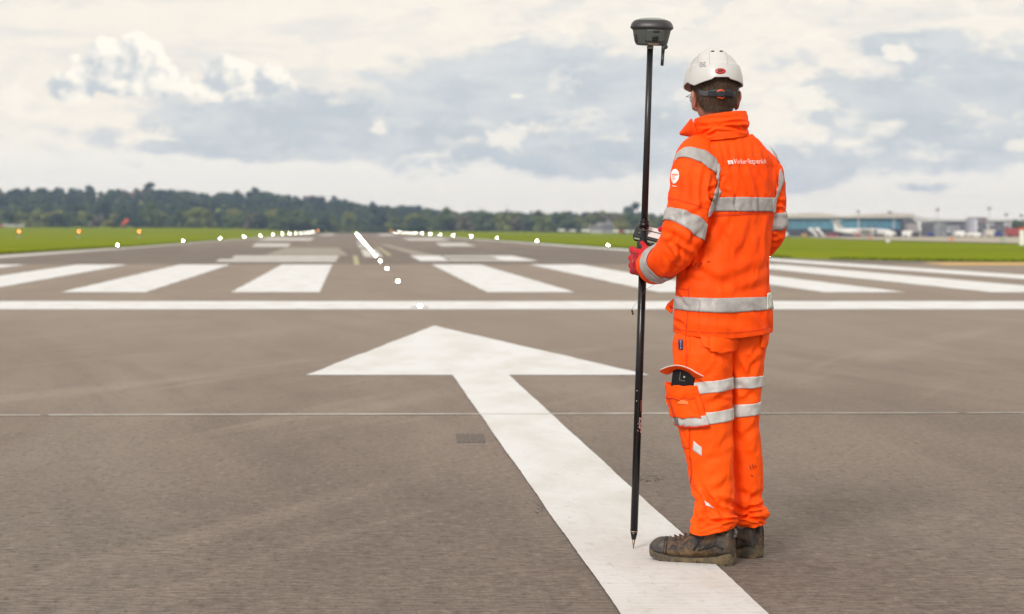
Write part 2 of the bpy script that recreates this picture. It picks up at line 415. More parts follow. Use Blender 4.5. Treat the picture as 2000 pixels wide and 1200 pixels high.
# runway pavement: strip with flared near end, rim edges slightly uneven
def strip_sheet(name, rows, m, z):
    """rows: (Y, xl, xr)"""
    V = []; Fs = []
    for (y, a, b) in rows:
        for k in range(9): V.append((a + (b - a) * k / 8, y, z + float(ground_z(.8, y))))
    for i in range(len(rows) - 1):
        for k in range(8): Fs.append((i * 9 + k, i * 9 + k + 1, (i + 1) * 9 + k + 1, (i + 1) * 9 + k))
    return structure(name, V, Fs, m)
rng = random.Random(3)
rows = [(-20, -90, 140), (20, -90, 140), (60, -40, 140), (76.0, -22.0, 140), (76.8, -21.8, 24.5), (79, -21, 21.5), (84, -19, 19.2)]
for k in range(0, 78):
    y = 88 + k * 10
    w = max(0, (150 - y) / 62)
    rows.append((y, -15.9 - 2.0 * w + rng.uniform(-.12, .12), 16.9 + 1.4 * w + rng.uniform(-.12, .12)))
strip_sheet('runway', rows, ASPHALT, 0.0)

# ragged darker turf fringe standing along the pavement edge (uncountable blades)
def turf_edge():
    rs = np.random.RandomState(5); V = []; Fs = []
    def blades(x0, y0, x1, y1, n, w=.6, h=.10):
        for _ in range(n):
            t = rs.rand(); x = x0 + (x1 - x0) * t + rs.rand() * w * (1 if x0 > 0 else -1); y = y0 + (y1 - y0) * t + rs.rand() * w * (1 if x0 > 20 else 0)
            hh = h * (.4 + rs.rand()); k = len(V); a = rs.rand() * 3.14
            dx, dy = .05 * math.cos(a), .05 * math.sin(a)
            V.extend([(x - dx, y - dy, -.02), (x + dx, y + dy, -.02), (x + rs.randn() * .04, y, hh)]); Fs.append((k, k + 1, k + 2))
    blades(-18.2, 86, -16.2, 150, 2600); blades(-16.1, 150, -16.1, 260, 1500)
    blades(18.4, 88, 17.1, 150, 2600); blades(17.1, 150, 17.1, 260, 1500)
    blades(19.5, 84, 24.6, 77, 900); blades(24.6, 77, 60, 77, 3500)
    o = link('turf_fringe', mesh_np('turf_fringe', V, Fs), mat('turf', (.15, .19, .006), 1, .4, 3, spec=0))
    tag(o, 'ragged green grass growing along the edge of the runway', 'grass', kind='stuff')
turf_edge()

# markings ------------------------------------------------------
ZP = .004
def wavy_poly(pts, amp=.012, step=.25, seed=1):
    r = random.Random(seed); out = []
    n = len(pts)
    for i in range(n):
        a = Vector(pts[i][:2]); b = Vector(pts[(i + 1) % n][:2]); L = (b - a).length; k = max(1, int(L / step)); nn = Vector((-(b - a).y, (b - a).x)).normalized()
        ph = r.random() * 9
        for j in range(k):
            t = j / k; p = a.lerp(b, t)
            if 0 < j: p = p + nn * (amp * (math.sin(ph + t * L * 2.1) * .5 + r.uniform(-.6, .6) * .5 + math.sin(ph * 3 + t * L * 5.3) * .3))
            out.append((p.x, p.y))
    return out
def marking(name, polys, m, z=ZP):
    V = []; Fs = []
    bm = bmesh.new()
    for pl in polys:
        vs = [bm.verts.new((p[0], p[1], z)) for p in pl]
        try: bm.faces.new(vs)
        except Exception: pass
    bmesh.ops.recalc_face_normals(bm, faces=bm.faces)
    for f in bm.faces:
        if f.normal.z < 0: f.normal_flip()
    bmesh.ops.triangulate(bm, faces=bm.faces)
    me = bpy.data.meshes.new(name); bm.to_mesh(me); bm.free()
    o = link(name, me, m); o['kind'] = 'structure'; return o
def q(x0a, x1a, ya, x0b, x1b, yb):   # top row then bottom row
    return [flat(x0b, yb)[:2], flat(x1b, yb)[:2], flat(x1a, ya)[:2], flat(x0a, ya)[:2]]
stripes = [(551, 649, 451, 624.5), (351, 450, 118, 284), (152, 250, -225, -55), (-48, 52, -590, -397), (-245, -150, -960, -770),
           (843, 938, 951, 1123), (1034, 1135, 1286, 1455), (1228, 1328, 1610, 1770), (1420, 1525, 1935, 2150)]
for i, (a, b, c, d) in enumerate(stripes):
    marking('threshold_stripe', [wavy_poly(q(a, b, 517.2, c, d, 571.3), .025, .6, i)], PAINT)
marking('threshold_line', [wavy_poly([(-60, flat(0, 604.8)[1]), (90, flat(0, 604.8)[1]), (90, flat(0, 589)[1]), (-60, flat(0, 589)[1])], .03, .7, 40)], PAINT)
# direction arrow
A0 = flat(883, 733); A1 = flat(993, 733)
shx0, shx1 = A0[0], A1[0]
yb = A0[1]
head = wavy_poly([flat(598, 733.5)[:2], flat(1268, 733.5)[:2], flat(848, 637)[:2]], .012, .14, 9)
shaft = wavy_poly([(shx0 + .02, 3.0), (shx1 + .015, 3.0), (shx1, yb), (shx0, yb)], .0035, .05, 11)
marking('arrow_marking', [head], PAINT)
marking('arrow_shaft_marking', [[(x, y) if y < yb - .01 else (x, yb + .04) for x, y in shaft]], PAINT, .0056)
# side stripes
marking('runway_side_line', [[(16.3, 45), (17.9, 45), (17.6, 88), (16.9, 150), (16.5, 300), (16.5, 840), (15.6, 840), (15.6, 300), (15.7, 150), (16.1, 88)]], PAINT)
marking('runway_side_line', [[(-16.8, 60), (-15.2, 60), (-15.0, 100), (-14.7, 150), (-14.6, 300), (-14.6, 840), (-15.5, 840), (-15.5, 300), (-15.5, 150), (-16.4, 100)]], PAINT_OLD)
# older markings beyond the threshold
marking('old_bar_marking', [wavy_poly(q(458, 662, 500, 453, 660, 505.2), .05, .8, 50), wavy_poly(q(430, 658, 506.5, 420, 656, 511.5), .05, .8, 51),
                            q(862, 960, 500, 868, 968, 503), q(872, 985, 506.3, 880, 1000, 510)], PAINT_OLD)
marking('old_block_marking', [q(800, 858, 500, 822, 878, 510.5), q(956, 1000, 500, 985, 1052, 510.5)], PAINT, .007)
marking('touchdown_marking', [q(500, 568, 476, 492, 562, 482.3), q(850, 908, 475, 862, 930, 481.3), q(525, 615, 465, 500, 606, 470), q(785, 860, 465.5, 800, 880, 470), q(632, 655, 457.5, 622, 650, 460), q(736, 760, 457.5, 744, 780, 460.5)], PAINT_OLD)
marking('centre_line_marking', [q(704, 734, 487.5, 712, 748, 502.3), q(698, 717, 478, 701, 724, 483.5), q(696, 707, 471, 697, 710, 474)], PAINT_OLD)
marking('taxi_line_marking', [q(689, 697.5, 500, 692.5, 702.5, 518), q(735, 741, 483, 757, 766, 499.5)], PAINT_DULLYEL)
marking('ghost_marking', [q(560, 660, 484, 515, 680, 499), q(742, 756, 478, 812, 850, 499), q(766, 812, 489, 800, 850, 499)][:2], PAINT_GHOST, .0015)
marking('yellow_edge_line', [q(1800, 2300, 513.4, 1850, 2320, 518.3), ], PAINT_YEL)

# sealed joint line across the pavement, with its pale bead in broken lengths
def joint():
    r = random.Random(2); polys = []; x = -9.0
    def yl(x): return 13.19 + .008 * x * 10 * .35
    while x < 12:
        L = r.uniform(.4, 1.8); w = r.uniform(.045, .085)
        if x > 3.56 and r.random() < .35: w *= .3
        y0 = yl(x) + r.uniform(-.015, .015); y1 = yl(x + L) + r.uniform(-.015, .015)
        if not (shx1 > x and shx0 < x + L and False):
            polys.append([(x, y0), (x + L, y1), (x + L, y1 + w * r.uniform(.7, 1.1)), (x, y0 + w)])
        x += L * 1.0 + (r.random() < .2) * .05
    marking('joint_line', polys, mat('joint_bead', (.50, .48, .44), .8, .35, 3), .0022)
    xs = np.linspace(-9, 12, 160); k = []
    for a, b in zip(xs[:-1], xs[1:]):
        if b < shx0 or a > shx1: k.append([(a, yl(a) - .020), (b, yl(b) - .020), (b, yl(b) - .004), (a, yl(a) - .004)])
    marking('joint_crack', k, mat('crack_dark', (.15, .125, .11), .9), .0034)
    marking('joint_crack', [[(shx0, yl(.8) - .02), (shx1, yl(.8) - .02), (shx1, yl(.8) - .006), (shx0, yl(.8) - .006)]], mat('paint_crack', (.42, .38, .34), .9), .0072)
joint()
def scuffs():
    r = random.Random(6); polys = []
    for k in range(6):                       # slanted bars of the skid mark left of the shaft
        x0 = 891 + k * 9.5; polys.append([flat(x0 + 2, 865)[:2], flat(x0 + 9.5, 865)[:2], flat(x0 + 6.5, 848)[:2], flat(x0 - .5, 848)[:2]])
    marking('skid_mark', polys, mat('rubber', (.135, .112, .10), .85, .35, 60), .0026)
    polys = []
    for cx, cy, w, h, n in ((1270, 936, 26, 6, 26), (1052, 995, 8, 9, 10), (1470, 1010, 40, 2, 4)):
        for _ in range(n):
            x = cx + r.uniform(-w, w); y = cy + r.uniform(-h, h); a = r.uniform(2, 5); 
            polys.append([flat(x, y)[:2], flat(x + a, y)[:2], flat(x + a - 2, y - r.uniform(.8, 1.8))[:2], flat(x - 2, y - 1.2)[:2]])
    marking('scrape_mark', polys, mat('scrape', (.14, .12, .11), .9, .3, 60), .0022)
scuffs()

# ------------------------------------------------------------------ lights
def ordinal(n):
    return ['nearest', 'second', 'third', 'fourth', 'fifth', 'sixth', 'seventh', 'eighth', 'ninth', 'tenth', 'eleventh', 'twelfth', 'thirteenth', 'fourteenth', 'fifteenth', 'sixteenth', 'seventeenth', 'eighteenth', 'nineteenth', 'twentieth'][n]
WHITE_E = mat('lamp_white', (.9, .9, .85), .3, emis=(1.0, .93, .78), estr=110)
WHITE_C = mat('lamp_centre', (.9, .9, .85), .3, emis=(1.0, .93, .78), estr=70)
AMBER_E = mat('lamp_amber', (.9, .5, .1), .3, emis=(1.0, .33, .05), estr=24)
ORANGE_E = mat('lamp_orange', (.9, .5, .1), .3, emis=(1.0, .17, .045), estr=22)
METAL_G = mat('fitting_metal', (.35, .33, .30), .5, metal=.6)
def edge_light(em):
    root = empty('edge_light', (0, 0, 0), 'x', 'runway light')
    MB().tube((0, 0, -.03), (0, 0, .03), .13, .11).tube((0, 0, .03), (0, 0, .22), .025, .02).tube((0, 0, .22), (0, 0, .26), .06, .07).build('stem', METAL_G, root, True, world=False)
    MB().sphere((0, 0, .33), .034, (1, 1, 1.05)).build('lamp', em, root, True, world=False)
    return root
white0 = edge_light(WHITE_E); used = False
def place(proto, first, loc, label, group, scale=1.0):
    o = proto if first else copy_tree(proto)
    o.location = loc; o.scale = (scale,) * 3; tag(o, label, None, group)
    return o
n = 0
for side, X, G in ((-1, -13.7, 'white edge lights along the left of the runway'), (1, 14.8, 'white edge lights along the right of the runway')):
    k0 = 0 if side < 0 else -1
    for i, k in enumerate(range(k0, 14)):
        y = 119 + 46 * k
        sd_ = 'left' if side < 0 else 'right'
        if i < 18:
            lb = ('%s white light along the %s edge of the runway' % (ordinal(i), sd_)).capitalize()
        place(white0, n == 0, (X, y, 0), lb.lower(), G, min(1.7, 1 + max(0, y - 160) / 450)); n += 1
amber0 = edge_light(AMBER_E)
place(amber0, True, (-13.7, 790, 0.0), 'amber light at the far left end of the runway', 'amber lights at the far runway end', 3.2)
place(amber0, False, (14.6, 790, 0.0), 'amber light at the far right end of the runway', 'amber lights at the far runway end', 3.2)
orange0 = edge_light(ORANGE_E)
for i, (px, py, nm) in enumerate(((272, 464.5, 'nearest the white edge lights'), (154, 463.5, 'middle one of three'), (37, 462.5, 'leftmost, by the frame edge'))):
    x, y, z = ghit(px, py); y = min(y, 330); x = (px - VX) / F * y
    zz = HC + (VY - (py - 2.5)) / F * y
    place(orange0, i == 0, (x, y, float(ground_z(x, y))), 'glowing orange light on the left grass, ' + nm, 'orange lights on the left grass', 3.0)
def centre_light():
    root = empty('centre_light', (0, 0, 0), 'x', 'runway light')
    MB().tube((0, 0, -.02), (0, 0, .012), .15, .13, 20).build('housing', METAL_G, root, world=False)
    MB().sphere((0, 0, .026), .028, (1, .7, .6)).build('lamp', WHITE_C, root, True, world=False)
    return root
c0 = centre_light()
for k in range(48):
    y = 31.4 + 15.3 * k
    if k < 7: lb = '%s flush white light in the row down the runway middle' % ordinal(k)
    else: lb = 'far white light in the bright merged row down the runway middle'
    place(c0, k == 0, (1.02, y, .004), lb, 'white lights down the runway middle', 1 + min(max(0, y - 60) / 300, 1.0))

# windsock
root = empty('windsock', ghit(249, 447), 'small orange-red windsock in front of the trees on the left', 'windsock')
xs_, ys_, zs_ = root.location
ys_ = 700; xs_ = (250 - VX) / F * ys_; zs_ = float(ground_z(xs_, ys_)); root.location = (xs_, ys_, zs_)
MB().tube((xs_, ys_, zs_), (xs_, ys_, zs_ + 2.9), .05, .04).build('pole', METAL_G, root)
MB().tube((xs_ + .1, ys_, zs_ + 2.8), (xs_ - 2.1, ys_, zs_ + 1.1), .62, .34, 14).build('sock', mat('sock_orange', (.75, .09, .03), .7, .2, 1), root, True)

# ------------------------------------------------------------------ trees
def leaf_mat(name, a, b, c, sc=.05):
    m = bpy.data.materials.new(name); m.use_nodes = True
    t = NT(m.node_tree); bb = t.n['Principled BSDF']
    geo = t.new('ShaderNodeNewGeometry'); pos = geo.outputs['Position']
    col = t.mix(t.ss(t.noise(pos, sc, 3, .6), .38, .62), a, b)
    col = t.mix(t.ss(t.noise(pos, sc * 2.3, 4, .7), .54, .68), col, c)
    col = t.mix(t.math('MULTIPLY', t.ss(t.noise(pos, .55, 3, .7), .4, .7), .45), col, tuple(x * .45 for x in a))
    t.l.new(col, bb.inputs['Base Color']); bb.inputs['Roughness'].default_value = .8; bb.inputs['Specular IOR Level'].default_value = .15
    return m
L_DARK = leaf_mat('leaves_dark', (.020, .036, .024), (.035, .058, .032), (.05, .075, .028))
L_MID = leaf_mat('leaves_mid', (.045, .075, .030), (.075, .11, .035), (.10, .115, .04))
L_OLIVE = leaf_mat('leaves_olive', (.10, .125, .035), (.155, .165, .045), (.19, .175, .055))
L_YEL = leaf_mat('leaves_yellow', (.15, .16, .028), (.20, .19, .035), (.12, .13, .03))
L_RUST = leaf_mat('leaves_rust', (.11, .10, .065), (.14, .12, .085), (.09, .10, .05))
L_WOOD = leaf_mat('leaves_wood', (.016, .032, .022), (.050, .085, .035), (.11, .125, .045), .03)
BARK = mat('bark', (.10, .08, .06), .9, .4, 2)

def crown_tris(rs, w, h, z0, nl, nt, size, kind='round'):
    """leaf faces spread over irregular lobes; returns (V, F)"""
    V = []; Fs = []
    lobes = []
    for i in range(nl):
        if kind == 'conifer':
            t = rs.rand(); c = (rs.randn() * w * .05, rs.randn() * w * .05, z0 + h * t); r = w * .5 * (1 - t) * rs.uniform(.7, 1.1) + .25
        elif kind == 'pine':
            a = rs.rand() * 6.28; d = w * .36 * math.sqrt(rs.rand()); c = (d * math.cos(a), d * math.sin(a), z0 + h * rs.uniform(.45, .95)); r = w * rs.uniform(.16, .26)
        else:
            a = rs.rand() * 6.28; d = w * .36 * math.sqrt(rs.rand()); t = rs.rand() ** .8
            c = (d * math.cos(a) * (1 - .5 * t), d * math.sin(a) * (1 - .5 * t), z0 + h * (.12 + .72 * t)); r = w * rs.uniform(.15, .27) * (1 - .3 * t)
        lobes.append((c, r))
    for (c, r) in lobes:                       # inner masses
        k = len(V); nu, nv = 6, 4
        for i in range(nv + 1):
            for j in range(nu):
                a = math.pi * i / nv; b = 2 * math.pi * j / nu + i; q_ = r * .78 * rs.uniform(.85, 1.1)
                V.append((c[0] + q_ * math.sin(a) * math.cos(b), c[1] + q_ * math.sin(a) * math.sin(b), c[2] + q_ * .85 * math.cos(a)))
        for i in range(nv):
            for j in range(nu): Fs.append((k + i * nu + j, k + (i + 1) * nu + j, k + (i + 1) * nu + (j + 1) % nu, k + i * nu + (j + 1) % nu))
    per = max(3, nt // nl)
    for (c, r) in lobes:
        for _ in range(per):
            d = rs.randn(3); d /= np.linalg.norm(d) + 1e-9
            p = np.array(c) + d * r * rs.uniform(.75, 1.12) * np.array([1, 1, .88])
            u = rs.randn(3); u /= np.linalg.norm(u); v = np.cross(u, d); v /= np.linalg.norm(v) + 1e-9
            s = size * rs.uniform(.5, 1.2); k = len(V)
            V += [tuple(p - u * s * .5), tuple(p + u * s * .5), tuple(p + v * s * .6 + u * s * .2)]; Fs.append((k, k + 1, k + 2))
    return V, Fs
def make_tree(kind, w, h, lm, seed, trunk=2.5):
    rs = np.random.RandomState(seed)
    root = empty({'conifer': 'conifer_tree', 'pine': 'pine_tree', 'bush': 'bush'}.get(kind, 'broadleaf_tree'), (0, 0, 0), 'x', 'tree')
    z0 = 0 if kind == 'bush' else trunk * .35
    V, Fs = crown_tris(rs, w, h - z0, z0, 11 if kind != 'conifer' else 16, 620, .75 if kind != 'conifer' else .6, 'round' if kind in ('round', 'bush') else kind)
    link('crown', mesh_np('crown', V, Fs), lm, root).matrix_parent_inverse = Matrix()
    if kind != 'bush':
        mb = MB().tube((0, 0, -.3), (.1, 0, h * .45), .38, .2, 8)
        for k in range(4):
            a = k * 1.7 + seed; mb.tube((.05, 0, h * (.25 + .05 * k)), (w * .25 * math.cos(a), w * .25 * math.sin(a), h * (.5 + .07 * k)), .15, .06, 6)
        mb.build('trunk', BARK, root, world=False)
    return root
protos = {}
rs = np.random.RandomState(11)
def put_tree(key, px, Y, scale, label, group, cat='tree', zoff=0, sx=1.0):
    kind, w, h, lm, seed = KINDS[key]
    first = key not in protos
    if first: protos[key] = make_tree(kind, w, h, lm, seed)
    o = protos[key] if first else copy_tree(protos[key])
    X = (px - VX) / F * Y
    o.location = (X, Y, float(ground_z(X, Y)) + zoff - .15); o.scale = (scale * sx, scale * sx, scale); o.rotation_euler = (0, 0, rs.rand() * 6.28)
    o['label'] = label; o['category'] = cat; o['group'] = group
    return o
KINDS = {'dark': ('round', 11, 10, L_DARK, 1), 'dark_b': ('round', 13, 10.5, L_DARK, 2), 'mid': ('round', 11, 8.5, L_MID, 3), 'mid_b': ('bush', 12, 7, L_MID, 4),
         'olive': ('bush', 11, 7.2, L_OLIVE, 5), 'olive_b': ('round', 9, 8, L_OLIVE, 6), 'yellow': ('bush', 7, 5, L_YEL, 7), 'rust': ('bush', 10, 6.5, L_RUST, 8),
         'conifer': ('conifer', 5, 12, L_DARK, 9), 'pine': ('pine', 10, 12, L_DARK, 10), 'tall': ('round', 4, 9, L_OLIVE, 12), 'low_dark': ('bush', 9, 5, L_DARK, 13)}
WORD = {'dark': 'dark green round tree', 'dark_b': 'broad dark green tree', 'mid': 'mid green round tree', 'mid_b': 'mid green bushy tree', 'olive': 'olive green bushy tree',
        'olive_b': 'olive green upright tree', 'yellow': 'yellowish low bush', 'rust': 'brownish grey-green bushy tree', 'low_dark': 'low dark bush'}
# front belt: individual trees along the far side of the grass
x = -190
belt = ['olive', 'low_dark', 'mid_b', 'rust', 'olive', 'mid', 'mid', 'olive_b', 'rust', 'rust', 'mid_b', 'yellow', 'olive', 'dark_b', 'olive', 'mid_b']
i = 0
while x < 1330:
    key = belt[rs.randint(len(belt))] if i % 3 else ['low_dark', 'mid_b', 'olive'][(i // 3) % 3]
    Y = 905 + rs.rand() * 45
    where = 'left of the runway end' if x < 600 else ('straight beyond the runway end' if x < 790 else 'right of the runway end')
    put_tree(key, x, Y, rs.uniform(.9, 1.45) * (.75 if 600 < x < 800 else 1), WORD[key] + ' in the front tree line, ' + where, 'trees of the front line, ' + where, 'bush' if 'bush' in WORD[key] and 'tree' not in WORD[key] else 'tree', -1.2 if 600 < x < 800 else 0)
    x += rs.uniform(11, 24); i += 1
# second belt a little farther and higher
x = -200
while x < 1330:
    key = ['mid', 'olive', 'dark', 'mid_b', 'olive_b', 'rust', 'dark_b', 'mid'][rs.randint(8)]
    where = 'left of the runway end' if x < 600 else ('straight beyond the runway end' if x < 790 else 'right of the runway end')
    put_tree(key, x, 985 + rs.rand() * 60, rs.uniform(.9, 1.35), WORD[key] + ' rising behind the front tree line, ' + where, 'trees behind the front line, ' + where)
    x += rs.uniform(20, 38)
# trees standing out on their own
for key, px, Y, s, lb, zo in (
    ('dark_b', 50, 1400, .95, 'large dark round tree standing highest on the far left ridge', 1.5), ('dark', 20, 1400, .8, 'dark tree on the ridge left of the highest round tree', 1),
    ('dark', 92, 1400, .8, 'dark ridge tree just right of the highest round one', 0), ('dark_b', 118, 1400, .9, 'broad dark crown on the left ridge before the gap', 1),
    ('dark', 155, 1400, .85, 'dark ridge tree beside the gap, left of the red roofs', 1), ('pine', 175, 1405, .85, 'flat-topped dark pine on the ridge left of the red roofs', 1),
    ('pine', 292, 1395, .95, 'dark pointed pine among the red-brown roofs', 2), ('dark', 322, 1400, .9, 'dark round tree right of the pointed pine on the ridge', 2),
    ('dark_b', 372, 1400, .9, 'broad dark ridge tree right of the red-brown roofs', 0), ('dark', 470, 1400, .8, 'dark ridge tree above the first edge lights', 1),
    ('pine', 500, 1400, .85, 'pine with an uneven top on the ridge left of centre', 2), ('dark_b', 524, 1400, .9, 'broad dark round tree beside the uneven pine', 1),
    ('dark', 655, 1400, .9, 'dark round tree right of the red roofs near the centre', 1), ('dark_b', 728, 1400, .9, 'broad dark tree on the falling ridge right of centre', 1),
    ('dark', 780, 1400, .75, 'dark round tree low on the falling ridge', 1), ('dark_b', 885, 1380, .9, 'broad dark tree left of the white houses', 1),
    ('dark_b', 935, 1380, .9, 'dark broad tree just left of the white houses', 1), ('conifer', 990, 1300, 1.0, 'narrow dark conifer pointing up right of the white houses', 0),
    ('conifer', 1028, 1330, .85, 'shorter narrow conifer left of the twin spires', -2), ('conifer', 1037, 1300, .95, 'narrow conifer beside the shorter one', 0),
    ('conifer', 1082, 1300, .8, 'thin spire-shaped conifer between broad trees', 0), ('dark_b', 1115, 1150, 1.15, 'large dark round tree left of the survey pole', 0),
    ('dark_b', 1232, 1150, 1.55, 'tall dark tree immediately left of the survey pole', 1), ('olive', 1170, 1080, 1.6, 'big olive green tree between the dark tree and the pole', 0),
    ('yellow', 1215, 880, 1.35, 'yellow-green bush beside the survey pole', 0), ('yellow', 1205, 900, 1.5, 'yellow-green bush left of the survey pole', 0), ('yellow', 1262, 890, 1.6, 'yellow-green bush behind the survey pole', 0),
    ('tall', 33, 1060, 1.15, 'narrow yellow-green tree rising in the wood at far left', 0), ('olive', 110, 1010, 1.25, 'rounded light green tree at the left foot of the hill', 0),
    ('low_dark', 816, 895, 1.35, 'round dark bush right of the amber light', 0), ('olive_b', 1005, 960, 1.2, 'light green rounded tree below the conifer', 0),
    ('mid', 585, 1020, 1.3, 'bright green rounded tree left of the runway end', 0)):
    put_tree(key, px, Y, s, lb, 'single trees on and below the ridge', 'bush' if key in ('yellow', 'low_dark') else 'tree', zo)
# the wood covering the hill
def wood():
    rr = np.random.RandomState(21); VV = []; FF = []; k = 0
    n = 1050
    for i in range(n):
        Y = rr.uniform(1040, 1520); px = rr.uniform(-420, 1420) if rr.rand() < .85 else rr.uniform(-900, 2000)
        X = (px - VX) / F * Y
        if px > 1330 and rr.rand() < .6: continue
        h = rr.uniform(7.5, 11.5) * (.8 if px > 1300 else 1); w = rr.uniform(9, 16)
        V, Fs = crown_tris(rr, w, h, 0, 7, 110, 1.5)
        z = float(ground_z(X, Y)) - .5
        V = np.array(V) + np.array([X, Y, z]); VV.append(V); FF += [tuple(a + k for a in f) for f in Fs]; k += len(V)
    o = link('wood', mesh_np('wood', np.concatenate(VV), FF), L_WOOD)
    tag(o, 'dense mixed wood covering the low hill behind the airfield', 'wood', kind='stuff')
wood()

# ------------------------------------------------------------------ houses on the hill
ROOF_RED = mat('roof_red', (.15, .075, .065), .8, .3, .5)
ROOF_GREY = mat('roof_grey', (.16, .15, .15), .8)
WALL_BRICK = mat('wall_brick', (.16, .105, .09), .85, .2, 1)
WALL_PALE = mat('wall_pale', (.40, .39, .38), .8)
GLASS = mat('window_glass', (.05, .06, .07), .15)
def house(px, Y, w, h, d, wallm, roofm, label, zo=0, rz=0, name='house'):
    X = (px - VX) / F * Y; z = float(ground_z(X, Y)) + zo
    root = empty(name, (X, Y, z), label, 'house', 'houses on the wooded hill'); root.rotation_euler = (0, 0, rz)
    MB().box((0, 0, h / 2 - .5), (w, d, h + 1)).build('wall', wallm, root, world=False)
    r = MB(); rh = w * .2
    r.prism([(-d / 2 - .4, h), (d / 2 + .4, h), (0, h + rh)], -w / 2 - .4, w / 2 + .4, 'x').build('roof', roofm, root, world=False)
    c = MB().box((w * .3, 0, h + rh), (.8, .8, 1.8)).build('chimney', wallm, root, world=False)
    for i in range(3):
        for fl in range(max(1, int(h // 3))):
            MB().box((-w * .3 + i * w * .3, -d / 2 - .03, 1.5 + fl * 2.8), (w * .14, .08, 1.3)).build('window', GLASS, root, world=False)
    return root
house(236, 1390, 6.75, 5.5, 7, WALL_BRICK, ROOF_RED, 'red-roofed house leftmost on the ridge', 0.5, .2)
house(262, 1400, 6.0, 5.5, 7, WALL_BRICK, ROOF_RED, 'red-roofed house beside the leftmost one on the ridge', -0.2, -.2)
house(283, 1380, 6.0, 5.5, 7, WALL_BRICK, ROOF_RED, 'brick house left of the pointed pine', 0.5, .3)
house(306, 1385, 6.75, 5, 7, WALL_BRICK, ROOF_RED, 'brick house right of the pointed pine', 0.2, 0)
house(348, 1390, 6.75, 5, 7, WALL_BRICK, ROOF_RED, 'red-roofed house rightmost of the ridge group', -0.5, .4)
house(604, 1370, 6.75, 6, 8, WALL_BRICK, ROOF_RED, 'upper red-roofed house near the centre of the hill', 2.0, .3)
house(622, 1340, 6.75, 5.5, 8, WALL_BRICK, ROOF_RED, 'lower brick house near the centre of the hill', 2.5, -.3)
house(634, 1330, 5.25, 4, 7, WALL_PALE, ROOF_RED, 'pale-walled house just below the brick ones', 1.0, .1)
house(962, 1340, 6.0, 5, 8, WALL_PALE, ROOF_GREY, 'white house left of the narrow conifer', 1.0, .2)
house(978, 1345, 5.25, 5.5, 7, WALL_PALE, ROOF_GREY, 'white house nearest the narrow conifer', 1.0, -.3)
house(858, 1385, 3.75, 4, 6, WALL_PALE, ROOF_RED, 'small pale house at the end of the falling ridge', 2.0, .1)
house(437, 1395, 4.5, 4.5, 6, WALL_PALE, ROOF_GREY, 'small pale house half hidden on the ridge', 2.0, 0)
house(1180, 860, 6, 2.6, 6, mat('wall_greyish', (.27, .27, .29), .8), ROOF_GREY, 'low grey building with a sloping roof before the trees', .8, .3, 'shed')
house(1163, 850, 5, 1.7, 5, WALL_PALE, ROOF_GREY, 'low pale building left of the grey one', .6, 0, 'shed')

# ------------------------------------------------------------------ apron and terminal, right side
CONC = mat('apron_concrete', (.42, .375, .29), .9, .2, .05)
def apron():
    near = [(1240, 457.6), (1400, 460.5), (1530, 463.2), (1600, 465.8), (1700, 469.2), (1760, 471), (1880, 474), (2000, 477.2), (2300, 484)]
    V = []; Fs = []
    for i, (px, py) in enumerate(near):
        x, y, z = ghit(px, py)
        for k in range(12):
            yy = y + (950 - y) * k / 11; xx = (px - VX) / F * yy
            V.append((xx, yy, float(ground_z(xx, yy)) + .05))
    for i in range(len(near) - 1):
        for k in range(11): Fs.append((i * 12 + k, (i + 1) * 12 + k, (i + 1) * 12 + k + 1, i * 12 + k + 1))
    structure('apron', V, Fs, CONC, True)
apron()
def at(px, Y): return (px - VX) / F * Y
def zz(py, Y): return HC + (VY - py) / F * Y
BLUE = mat('cladding_blue', (.085, .25, .34), .45, .25, .08, stretch=(1, 1, .2))
GREYB = mat('cladding_grey', (.115, .11, .122), .6, .3, .15)
BEIGE = mat('roof_beige', (.50, .46, .395), .75)
DARKG = mat('dark_glass', (.03, .03, .045), .25)
WPAINT = mat('white_gloss', (.80, .79, .77), .3, .08, .8)
LGREY = mat('light_grey_panel', (.36, .36, .42), .6)
TAUPE = mat('taupe_panel', (.30, .27, .27), .7)
